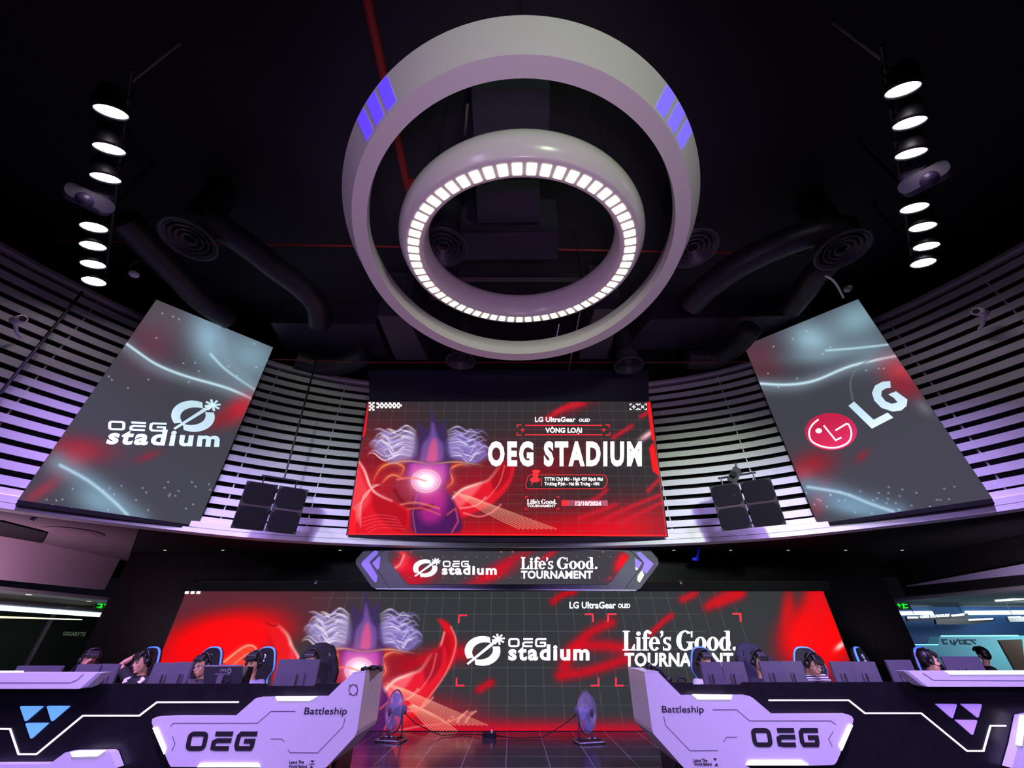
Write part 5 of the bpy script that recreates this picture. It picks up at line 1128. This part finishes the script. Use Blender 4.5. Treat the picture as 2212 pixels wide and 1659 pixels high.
# ================================================================ FLOOR FANS
def floor_fan(px, py, Y, yaw, label):
    p = at(px, 1600, Y); p.z = 0; q = Matrix.Rotation(R(yaw), 3, 'Z'); c = p + Vector((0, 0, .39)); r = .29
    t = thing('floor_fan', label, 'fan', p, 'floor fans before the stage screen')
    T = Matrix.Translation(c) @ q.to_4x4() @ Matrix.Rotation(R(90), 4, 'X')
    g = part('guard', MB().lathe([(.05, .10), (.15, .095), (.24, .07), (r, .0), (.24, -.06), (.15, -.085), (.05, -.09)], T, 40), M['fanmesh'], t)
    mb = MB(); mb.sm = True; mb.lathe([(r - .008, -.01), (r + .008, -.01), (r + .012, 0), (r + .008, .01), (r - .008, .01)], T, 48, closed=True); part('rim', mb, M['metal'], g)
    for k in (.10, .155, .205, .25):                          # the wire circles of the guard
        zz = .1 - .1 * (k / r) ** 2.2; mb = MB(); mb.lathe([(k - .003, zz), (k, zz + .004), (k + .003, zz), (k, zz - .004)], T, 40, closed=True); part('wire', mb, M['metal'], g)
    mb = MB(); mb.lathe([(0, .115), (.035, .115), (.06, .105), (.06, .09), (0, .09)], T, 24); part('badge', mb, M['metal'], g)
    h = part('motor', MB().lathe([(0, .05), (.055, .05), (.06, .0), (.075, -.09), (.06, -.2), (0, -.22)], T, 24), M['bluecrt'], t)
    for k in range(4):
        a = k * PI / 2; vs = []
        for rr, wa, zz in ((.06, .35, .02), (.14, .42, .03), (.22, .40, .03), (.25, .25, .02)):
            for s in (-1, 1): vs.append(T @ Vector((rr * math.cos(a + s * wa), rr * math.sin(a + s * wa), s * zz)))
        mb = MB(); mb.sm = True; mb.add(vs + [v + (T.to_3x3() @ Vector((0, 0, .006))) for v in vs], [(0, 1, 3, 2), (2, 3, 5, 4), (4, 5, 7, 6), (8, 10, 11, 9), (10, 12, 13, 11), (12, 14, 15, 13)]); part('blade', mb, M['bluecrt'], h)
    L = lambda x, y, z: p + Matrix.Rotation(R(yaw * .25), 3, 'Z') @ Vector((x, y, z))
    mb = MB(); mb.sm = True
    base = roundpoly([(-.23, -.16), (.23, -.16), (.23, .16), (-.23, .16)], .06, 5); mb.tube([L(x, y, .02) for x, y in base] + [L(*base[0], .02)], .016, 8); part('base_loop', mb, M['metal'], t)
    for s in (-1, 1): mb = MB(); mb.sm = True; mb.tube([L(s * .12, .12, .02), L(s * .12, .13, .12), L(s * .10, .12, .3), L(s * .06, .1, .39)], .014, 8); part('stand_tube', mb, M['metal'], t)
    return p
f1 = floor_fan(845, 1600, 8.85, -50, 'standing floor fan beside the left desk end, seen almost edge on')
f2 = floor_fan(1272, 1603, 8.72, 52, 'standing floor fan nearer the right desk, blue toned guard')
pw = atz(1057, 1594, 0)
t = thing('power_strip', 'small black power box on the floor between the two fans', 'power strip', pw)
mb = MB(); mb.rbox(pw + Vector((0, 0, .035)), (.24, .12, .07), .02, axis=2); part('body', mb, M['plastic'], t)
mb = MB(); mb.box(pw + Vector((.04, -.02, .09)), (.03, .02, .05)); part('plug', mb, M['white'], t)
def cable(pts, label):
    mb = MB(); mb.sm = True; mb.tube([Vector(p) for p in pts], .007, 6); solo('power_cable', mb, M['plastic'], label, 'cable', 'fan cables')
cable([f1 + Vector((.12, .02, .40)), f1 + Vector((.35, .15, .2)), f1 + Vector((.8, .3, .02)), (pw.x - .5, pw.y + .25, .012), (pw.x - .1, pw.y + .05, .03)], 'thin black cable from the left fan to the power box')
cable([f2 + Vector((-.14, .1, .36)), f2 + Vector((-.4, .25, .18)), f2 + Vector((-.75, .3, .02)), (pw.x + .5, pw.y - .12, .012), (pw.x + .1, pw.y, .03)], 'thin black cable from the right fan to the power box')

# ================================================================ SIDE LOUNGES
# left: long tube lights and the frosted name on the dark glass
t = thing('tube_light', 'long cool tube light under the left lounge ceiling', 'light', (-11.5, 12, 2.05))
mb = MB(); mb.tube([at(-60, 1309, 8.7), at(235, 1330, 12.2)], .045, 10); part('tube', mb, M['coolled'], t)
mb = MB(); a, b = at(-60, 1302, 8.7), at(237, 1324, 12.2); mb.tube([a + Vector((0, 0, .03)), b + Vector((0, 0, .03))], .05, 8); part('housing', mb, M['metal'], t)
t = thing('tube_light', 'thin warm light strip below the cool tube in the left lounge', 'light', (-12.5, 12, 1.9))
mb = MB(); mb.prism([at(-60, 1328, 9.6), at(178, 1338, 12.6), at(178, 1339, 12.6), at(-60, 1334, 9.6)], (-.02, .02, 0)); part('tube', mb, M['warmled'], t)
mpW = onplane((-12.99, 10, 1), (1, 0, 0))
mpW0 = mpW
t = thing('glass_lettering', 'small pale shop name on the dark glass left of the stage', 'lettering', mpW(160, 1369))
lay('letters', fit_box(FP('GIGABYTE', .02, .15), ((137, 1364), (186, 1366), (184, 1375), (136, 1373))), mpW, Vector((.004, 0, 0)), mat('frosted_letters', (.42, .50, .40), .6, emit=(.30, .36, .28), es=.5), t)
for px, py, l in ((62, 1285, 'small recessed downlight above the left tube light, nearer one'), (192, 1299, 'small recessed downlight above the left tube light, nearer the exit sign')):
    p = atz(px, py, 2.225); mb = MB(); mb.lathe([(0, 0), (.05, 0), (.05, .012), (0, .012)], Matrix.Translation(p), 12); solo('downlight', mb, M['warmled'], l, 'ceiling light', 'left lounge downlights')
mb = MB(); p_ = mpW0(78, 1400); mb.box((-12.97, p_.y, 1.2), (.05, .05, 2.4)); solo('glass_mullion', mb, M['metal'], 'slim metal mullion on the dark shop glass', 'mullion')
p = atz(160, 1149, 3.095); T = Matrix.Translation(p); mb = MB(); mb.lathe([(0, -.02), (.2, -.02), (.3, -.03), (.42, -.01), (.42, .0), (0, .0)], T, 32); solo('round_vent', mb, mat('rose_vent', (.34, .27, .31), .7), 'round vent in the rose ceiling left of the stage', 'vent')
mb = MB(); mb.prism([atz(x, y, 3.095) for x, y in ((-30, 1120), (4, 1124), (103, 1149), (91, 1171), (-30, 1150))], (0, 0, -.02)); solo('ceiling_opening', mb, M['void'], 'black rectangular opening in the rose ceiling at the left edge', 'vent')
p = atz(72, 1119, 3.09); mb = MB(); mb.lathe([(0, -.05), (.03, -.04), (.04, 0), (0, 0)], Matrix.Translation(p), 12); solo('sprinkler', mb, M['metal'], 'tiny sprinkler head in the rose ceiling', 'sprinkler')
# right: counter, light signs, board
YR = 12.2
t = thing('service_counter', 'cyan lit counter front in the right lounge with dark angular lettering', 'counter', at(2120, 1440, YR))
mb = MB(); mb.prism([at(x, y, YR) for x, y in ((2030, 1375), (2212, 1373), (2330, 1373), (2330, 1452), (1975, 1452), (1978, 1393), (2026, 1392))], (0, .3, 0)); part('front', mb, M['cyanpanel'], t)
mb = MB(); mb.prism([at(x, y, YR - .01) for x, y in ((2034, 1372.5), (2200, 1371.5), (2200, 1374), (2033, 1375))], (0, .02, 0)); part('light_edge', mb, M['cyanled'], t)
mb = MB(); mb.prism([at(x, y, YR - .01) for x, y in ((1977, 1391.5), (2027, 1391.5), (2027, 1393.5), (1977, 1393.5))], (0, .02, 0)); part('light_edge', mb, M['cyanled'], t)
mpR = frontal(YR - .002); z1 = lambda x, y: (1920 + x * .132, 1240 + y * .132)
cyb = stroke([z1(960, 1140), z1(900, 1140), z1(870, 1075), z1(955, 1075)], 3) + stroke([z1(1000, 1080), z1(1030, 1140), z1(1080, 1140), z1(1060, 1080)], 3) + stroke([z1(1070, 1170), z1(1130, 1060)], 2.5) + stroke([z1(1140, 1075), z1(1170, 1140), z1(1240, 1140), z1(1220, 1085), z1(1150, 1085)], 3) + stroke([z1(1350, 1145), z1(1270, 1145), z1(1250, 1080), z1(1330, 1080)], 3) + stroke([z1(1420, 1145), z1(1340, 1080), z1(1425, 1080)], 3)
lay('angular_lettering', cyb, mpR, Vector((0, -.006, 0)), mat('teal_lettering', (.10, .28, .36), .6), t)
t = thing('light_sign', 'hanging white light sign with stadium lettering in the right lounge', 'sign', at(2020, 1330, 11.8))
mb = MB(); mb.prism([at(x, y, 11.8) for x, y in ((1958, 1331), (1984, 1331), (2090, 1325), (2096, 1334), (1985, 1340), (1976, 1342), (1962, 1342))], (0, .06, 0)); part('case', mb, M['greystrip'], t)
lay('lettering', fit_box(FP('OEG STADIUM', .04), ((1986, 1330), (2050, 1325.5), (2050, 1332), (1988, 1335.5))), frontal(11.79), Vector((0, -.01, 0)), M['coolled'], t)
mb = MB(); mb.prism([at(x, y, 11.79) for x, y in ((1960, 1332), (1983, 1332), (1983, 1335.5), (1960, 1336))], (0, -.01, 0)); part('light_bar', mb, M['coolled'], t)
mb = MB(); mb.prism([at(x, y, 11.79) for x, y in ((2054, 1328), (2082, 1325), (2083, 1329), (2056, 1332))], (0, -.01, 0)); part('light_bar', mb, M['coolled'], t)
for s in (1975, 2080): mb = MB(); a = at(s, 1328, 11.83); mb.tube([a, (a.x, a.y, 2.25)], .008, 6); part('hanger', mb, M['steel'], t)
t = thing('light_sign', 'second light sign behind the lettered one, smaller and partly dark', 'sign', at(2100, 1338, 12.6))
mb = MB(); mb.prism([at(x, y, 12.6) for x, y in ((2020, 1337), (2090, 1335), (2145, 1334), (2150, 1341), (2095, 1349), (2024, 1349))], (0, .06, 0)); part('case', mb, M['plastic'], t)
mb = MB(); mb.prism([at(x, y, 12.59) for x, y in ((2092, 1337.5), (2144, 1335), (2145, 1338), (2092, 1341))], (0, -.01, 0)); part('light_bar', mb, M['coolled'], t)
mb = MB(); a = at(2085, 1337, 12.63); mb.tube([a, (a.x, a.y, 2.25)], .008, 6); part('hanger', mb, M['steel'], t)
t = thing('light_sign', 'third light sign cut off by the right edge of the picture', 'sign', at(2200, 1332, 11.6))
mb = MB(); mb.prism([at(x, y, 11.6) for x, y in ((2175, 1333), (2260, 1330), (2260, 1342), (2182, 1343))], (0, .06, 0)); part('case', mb, M['greystrip'], t)
mb = MB(); mb.prism([at(x, y, 11.59) for x, y in ((2177, 1332), (2204, 1331), (2204, 1334), (2178, 1335))], (0, -.01, 0)); part('light_bar', mb, M['coolled'], t)
mb = MB(); a = at(2190, 1333, 11.63); mb.tube([a, (a.x, a.y, 2.25)], .008, 6); part('hanger', mb, M['steel'], t)
t = thing('tube_light', 'bright white tube light along the right lounge wall, left length', 'light', at(1980, 1323, 13))
mb = MB(); mb.tube([at(1944, 1325, 13.45), at(2013, 1324, 13.45)], .05, 8); part('tube', mb, M['coolled'], t)
t = thing('tube_light', 'bright white tube light along the right lounge wall, right length', 'light', at(2150, 1323, 13))
mb = MB(); mb.tube([at(2088, 1324, 13.45), at(2330, 1322, 13.45)], .055, 8); part('tube', mb, M['coolled'], t)
mb = MB(); mb.prism([at(x, y, 11.4) for x, y in ((2158, 1383), (2208, 1381), (2216, 1452), (2196, 1452))], (0, .05, 0)); solo('board', mb, M['wood'], 'brown board leaning at the right edge of the lounge', 'board')
mb = MB(); mb.prism([at(x, y, 10.6) for x, y in ((2180, 1282), (2260, 1268), (2260, 1292), (2188, 1297))], (0, .4, 0)); solo('ceiling_lamp', mb, M['coolled'], 'bright lamp block at the right edge under the lounge ceiling', 'ceiling light')
# ================================================================ PEOPLE
def hand_lump(mb, wrist, d, palm_n, side, curl=.5):
    """palm plus four unequal bent fingers and a thumb leaving the side of the palm"""
    d = d.normalized(); n = (palm_n - d * palm_n.dot(d)).normalized(); s = d.cross(n) * side
    c = wrist + d * .05; q = Matrix((s, d, n)).transposed()
    mb.ell(c, (.042, .055, .016), q, 12, 8); mb.tube([wrist - d * .03, wrist + d * .02], [.026, .028], 10)
    for i, (o, L) in enumerate(((-.030, .068), (-.010, .078), (.011, .073), (.030, .057))):
        p0 = wrist + d * .088 + s * o; p1 = p0 + (d - n * curl * .5) * L * .5; p2 = p1 + (d - n * curl * 1.4).normalized() * L * .5
        mb.tube([p0 - d * .02, p0, p1, p2], [.0105, .0105, .010, .008], 8)
    t0 = wrist + d * .03 - s * .03; mb.tube([t0, t0 - s * .03 + d * .025, t0 - s * .04 + d * .06], [.014, .012, .010], 8)
def person(label, head, yaw=0, pitch=0, roll=0, skin='skin', shirt='cloth_black', sleeves='short', hair='short', headset=True, glasses=False, cap=False, arms=None, goatee=False, seated=True, lean=.12, group=None, back_print=False, patch=False, hunch=0):
    H = Vector(head); face = Matrix.Rotation(R(yaw), 3, 'Z') @ Matrix.Rotation(R(pitch), 3, 'X') @ Matrix.Rotation(R(roll), 3, 'Y')
    HK = 1.10; F = lambda x, y, z: H + face @ Vector((x, y, z)) * HK             # head frame: -y looks ahead, z up
    bq = Matrix.Rotation(R(yaw * .35), 3, 'Z'); back = bq @ Vector((0, 1, 0)); ac = bq @ Vector((1, 0, 0))
    hipz = .57 if seated else .95
    hip = Vector((H.x, H.y, 0)) + back * lean; hip.z = hipz
    neck = H + Vector((0, 0, -.18 + .08 * hunch)) + back * (.035 + .09 * hunch); chest = hip.lerp(neck, .66)
    t = thing('person', label, 'person', (hip.x, hip.y, 0), group)
    off = Vector((hip.x, hip.y, 0))
    body = MB()
    # head, features, neck
    secs = []
    body.ell(F(0, .012, .022), (0.084, 0.106, 0.108), face, 20, 14); body.ell(F(0, -.022, -.035), (0.066, 0.077, 0.097), face, 18, 12); body.ell(F(0, -.066, -.098), (.028, .024, .022), face)
    body.ell(F(0, -.098, -.022), (.014, .020, .016), face); body.tube([F(0, -.086, .018), F(0, -.103, -.018)], [.009, .013], 8)
    for s in (-1, 1):
        body.ell(F(s * .030, -.080, .026), (.026, .014, .010), face); body.ell(F(s * .040, -.062, -.028), (.026, .022, .022), face); body.ell(F(s * .076, .010, -.012), (.012, .024, .033), face)
    body.ell(F(0, -.088, -.062), (.024, .010, .011), face)
    body.tube([F(0, .02, -.06), neck + Vector((0, 0, .02)), neck + Vector((0, 0, -.05))], [.052, .052, .066], 16)
    def trunk(mb, e, z0=0):
        P = [(hip + Vector((0, 0, -.06)), .165, .12), (hip + Vector((0, 0, .05)), .17, .125), (hip.lerp(chest, .5), .155, .112), (chest, .178, .122), (chest.lerp(neck, .55), .188, .108), (neck + Vector((0, 0, -.055)), .135, .078), (neck + Vector((0, 0, -.02)), .068, .062)]
        n = 24; vs = []
        for c, rx, ry in P:
            for k in range(n):
                a = 2 * PI * k / n; vs.append(c + ac * (math.cos(a) * (rx + e)) + back * (math.sin(a) * (ry + e)))
        L = len(P); mb.add(vs, [(i * n + k, i * n + (k + 1) % n, (i + 1) * n + (k + 1) % n, (i + 1) * n + k) for i in range(L - 1) for k in range(n)] + [tuple(range(n - 1, -1, -1)), tuple(range((L - 1) * n, L * n))])
    trunk(body, 0)
    A = {}
    for s in (-1, 1):
        sh = neck + ac * (s * .178) + Vector((0, 0, -.085))
        dflt = (sh + ac * s * .06 - back * .08 + Vector((0, 0, -.25)), sh + ac * s * (-.02) - back * .36 + Vector((0, 0, -.30)))
        if not seated: dflt = (sh + ac * s * .06 + Vector((0, 0, -.28)) - back * .04, sh + ac * s * .05 - back * .20 + Vector((0, 0, -.46)))
        el, wr = (arms or {}).get(s, dflt); el, wr = Vector(el), Vector(wr)
        if seated and s not in (arms or {}): el.z = max(el.z, .80); wr.z = .80
        A[s] = (sh, el, wr)
        body.tube([sh - ac * s * .05, sh, sh.lerp(el, .5), el, el.lerp(wr, .35), wr], [.055, .058, .048, .040, .042, .028], 14)
        d = wr - el; hand_lump(body, wr, (arms or {}).get(('dir', s), d), (arms or {}).get(('palm', s), Vector((0, 0, 1))), s, .6)
    legs = []
    for s in (-1, 1):
        hp = hip + ac * s * .09
        if seated: kn = hp - back * .44 + Vector((0, 0, .01)); an = Vector((kn.x, kn.y, .09)) - back * .04
        else: kn = hp + Vector((0, 0, -.42)) - back * .02; an = Vector((kn.x, kn.y + .03, .09))
        legs.append((hp, kn, an)); body.tube([hp, hp.lerp(kn, .5), kn, kn.lerp(an, .4), an], [.092, .080, .060, .058, .04], 14)
        body.ell(Vector((an.x, an.y, .05)) - back * .07, (.045, .12, .04), bq)
    me = remesh(body, 'body', M[skin], .0085, off, 3); o = put('body', me, t)
    # clothes
    sh_ = MB(); trunk(sh_, .016)
    for s in (-1, 1):
        sh, el, wr = A[s]; e = el if sleeves == 'long' else sh.lerp(el, .72)
        pts = [sh - ac * s * .06, sh, sh.lerp(e, .5), e]; rr = [.07, .076, .066, .060]
        if sleeves == 'long': pts += [el.lerp(wr, .4), el.lerp(wr, .9)]; rr += [.056, .042]
        sh_.tube(pts, rr, 14)
    so = put('shirt', remesh(sh_, 'shirt', M[shirt], .012, off, 2), t)
    if patch:
        for s in (-1, 1):
            mb = MB(); p = neck + ac * s * .125 - back * .085 + Vector((0, 0, -.075)); mb.rbox(p, (.085, .02, .075), .01, bq @ Matrix.Rotation(R(-34), 3, 'X') @ Matrix.Rotation(R(s * 22), 3, 'Y')); part('shoulder_patch', mb, M['cloth_white'], so)
    if back_print:
        mb = MB(); p = chest + back * .142 + Vector((0, 0, .06)); mb.box(p, (.13, .012, .05), bq); part('back_print', mb, M['cloth_white'], so)
    tr = MB(); tr.ell(hip, (.18, .14, .12), bq)
    for hp, kn, an in legs: tr.tube([hp, hp.lerp(kn, .5), kn, kn.lerp(an, .45), an], [.106, .094, .074, .07, .058], 14)
    put('trousers', remesh(tr, 'trousers', M['denim'], .014, off, 2), t)
    for hp, kn, an in legs:
        mb = MB(); mb.sm = True; mb.ell(Vector((an.x, an.y, .05)) - back * .07, (.055, .135, .05), bq); part('shoe', mb, M['shoe'], t)
    # face details
    for s in (-1, 1):
        mb = MB(); mb.sm = True; mb.ell(F(s * .031, -.0865, .005), (.0145, .008, .0055), face, 10, 6); part('eye', mb, M['eye'], t)
        mb = MB(); mb.sm = True; mb.tube([F(s * .014, -.094, .025), F(s * .032, -.093, .031), F(s * .050, -.082, .026)], [.004, .0055, .003], 6); part('eyebrow', mb, M['hair'], t)
    mb = MB(); mb.sm = True; mb.ell(F(0, -.0965, -.062), (.022, .006, .0065), face, 12, 6); part('mouth', mb, M['lip'], t)
    hr = MB()
    hr.ell(F(0, .030, .046), (0.095, 0.103, 0.097), face, 20, 14); hr.ell(F(0, .055, .000), (0.088, 0.068, 0.094), face, 18, 12)
    if hair in ('short', 'fringe', 'long'):
        rs = random.Random(label)
        for k in range(7 if hair != 'short' else 5):
            x = -.060 + .12 * k / (6 if hair != 'short' else 4); zz = .060 if hair == 'short' else .045
            hr.tube([F(x * .8, -.02, .12), F(x, -.078, .088), F(x * 1.05 + rs.uniform(-.006, .006), -.098, zz + rs.uniform(-.012, .012))], [.03, .022, .008], 8)
        for s in (-1, 1): hr.tube([F(s * .074, -.01, .08), F(s * .080, -.020, .03), F(s * .080, -.018, -.01 if hair == 'short' else -.035)], [.022, .016, .008], 8)
    if hair == 'long': hr.ell(F(0, .06, -.05), (0.094, 0.061, 0.110), face)
    ho = put('hair', remesh(hr, 'hair', M['hair'], .009, off, 1), t)
    if cap:
        mb = MB(); mb.sm = True; mb.ell(F(0, .022, .062), (0.106, 0.123, 0.086), face, 20, 10); part('cap_crown', mb, M['cloth_black'], t)
        mb = MB(); v = [F(.09 * math.cos(a), -.06 - .11 * math.sin(a), .075 - .015 * math.sin(a)) for a in [PI * k / 12 for k in range(13)]]; mb.prism(v, face @ Vector((0, 0, .008))); part('cap_brim', mb, M['cloth_black'], t)
    if goatee:
        mb = MB(); mb.sm = True; mb.ell(F(0, -.086, -.100), (.022, .012, .018), face); part('goatee', mb, M['hair'], t)
    if glasses:
        gl = MB(); gl.sm = True
        for s in (-1, 1):
            P = [F(s * .034 + .026 * math.cos(a), -.101, .004 + .020 * math.sin(a)) for a in [2 * PI * k / 16 for k in range(17)]]; gl.tube(P, .0028, 6, cap=False); gl.tube([F(s * .060, -.099, .008), F(s * .084, .0, .004)], .0026, 6)
        gl.tube([F(-.008, -.103, .006), F(.008, -.103, .006)], .0028, 6); part('glasses', gl, M['metal'], t)
    if headset:
        mb = MB(); mb.sm = True; mb.tube([F(.100 * math.cos(a), .015, .030 + .118 * math.sin(a)) for a in [PI * k / 16 for k in range(17)]], .013, 8); hs = part('headset', mb, M['plastic'], t)
        for s in (-1, 1): mb = MB(); mb.sm = True; mb.tube([F(s * .082, .012, -.005), F(s * .092, .012, -.005), F(s * .118, .012, -.005)], [.037, .040, .034], 16); part('ear_cup', mb, M['plastic'], hs)
        mb = MB(); mb.sm = True; mb.tube([F(-.10, -.01, -.03), F(-.085, -.08, -.065), F(-.045, -.115, -.07)], .005, 6); part('microphone', mb, M['plastic'], hs)
    return t
YP = 7.32
hd = lambda x, y, Y=YP: at(x, y, Y)
g1 = 'players behind the left desk'; g2 = 'players behind the right desk'
h = hd(192, 1428); person('person at the far left behind two monitors, hand raised to the face', h, 42, 14, 6, 'skin2', 'cloth_black', 'long', 'short', True, group=g1,
    arms={-1: (at(172, 1466, 7.15), at(171, 1447, 7.2)), ('dir', -1): Vector((.35, .05, .9)), ('palm', -1): Vector((-.3, -1, .1))})
h = hd(308, 1430); person('person in black with pale shoulder patches, one arm raised behind the head', h, -24, 12, -8, 'skin', 'cloth_black', 'short', 'fringe', True, group=g1, patch=True, hunch=.4,
    arms={-1: (at(259, 1437, 7.42), at(293, 1417, 7.55)), ('dir', -1): Vector((1, .35, .1)), ('palm', -1): Vector((0, -1, 0))})
h = hd(437, 1438); person('person with glasses and goatee in a plum grey shirt', h, -12, 12, -4, 'skin', 'cloth_grey', 'long', 'short', True, glasses=True, goatee=True, group=g1, hunch=.4)
h = hd(548, 1433); person('person in a dark cap and lavender t-shirt behind the tilted monitor', h, -8, 6, 0, 'skin', 'cloth_lav', 'short', 'fringe', True, cap=True, group=g1)
h = hd(671, 1430); person('person mostly hidden behind the wide lone monitor, only forehead and hair showing', h, 0, 8, 0, 'skin', 'cloth_black', 'long', 'short', True, group=g1)
h = hd(1523, 1431); person('person in a white t-shirt half hidden by monitors, leftmost on the right desk', h, 8, 14, 0, 'skin', 'cloth_white', 'short', 'short', True, group=g2)
h = hd(1641, 1430); person('person in navy looking down beside the dark hooded chair', h, 8, 16, 0, 'skin', 'cloth_navy', 'long', 'fringe', True, group=g2)
h = hd(1757, 1436); person('person in a striped shirt and glasses leaning over the right desk', h, 10, 22, 8, 'skin', 'striped', 'long', 'fringe', True, glasses=True, group=g2, lean=.24, hunch=1)
h = hd(2007, 1428); person('person in profile facing right behind the right white wing', h, 68, 4, 0, 'skin', 'cloth_black', 'short', 'fringe', True, group=g2)
h = at(2124, 1414, 10.2); person('person seen from behind in a black t-shirt, in the right lounge', Vector((h.x, h.y, h.z)), 172, 0, 6, 'skin', 'cloth_black', 'short', 'short', False, seated=True, back_print=True)
b = Vector((h.x, h.y - .1, 0))
t = thing('stool', 'dark stool under the person seen from behind', 'stool', (h.x, h.y - .12, 0)); c = Vector((h.x, h.y - .12, 0))
mb = MB(); mb.tube([c + Vector((0, 0, .40)), c + Vector((0, 0, .46))], .19, 20); part('seat', mb, M['leather'], t)
for k in range(4):
    a = PI / 4 + k * PI / 2; mb = MB(); mb.tube([c + Vector((.12 * math.cos(a), .12 * math.sin(a), .40)), c + Vector((.17 * math.cos(a), .17 * math.sin(a), 0))], .015, 8); part('leg', mb, M['steel'], t)
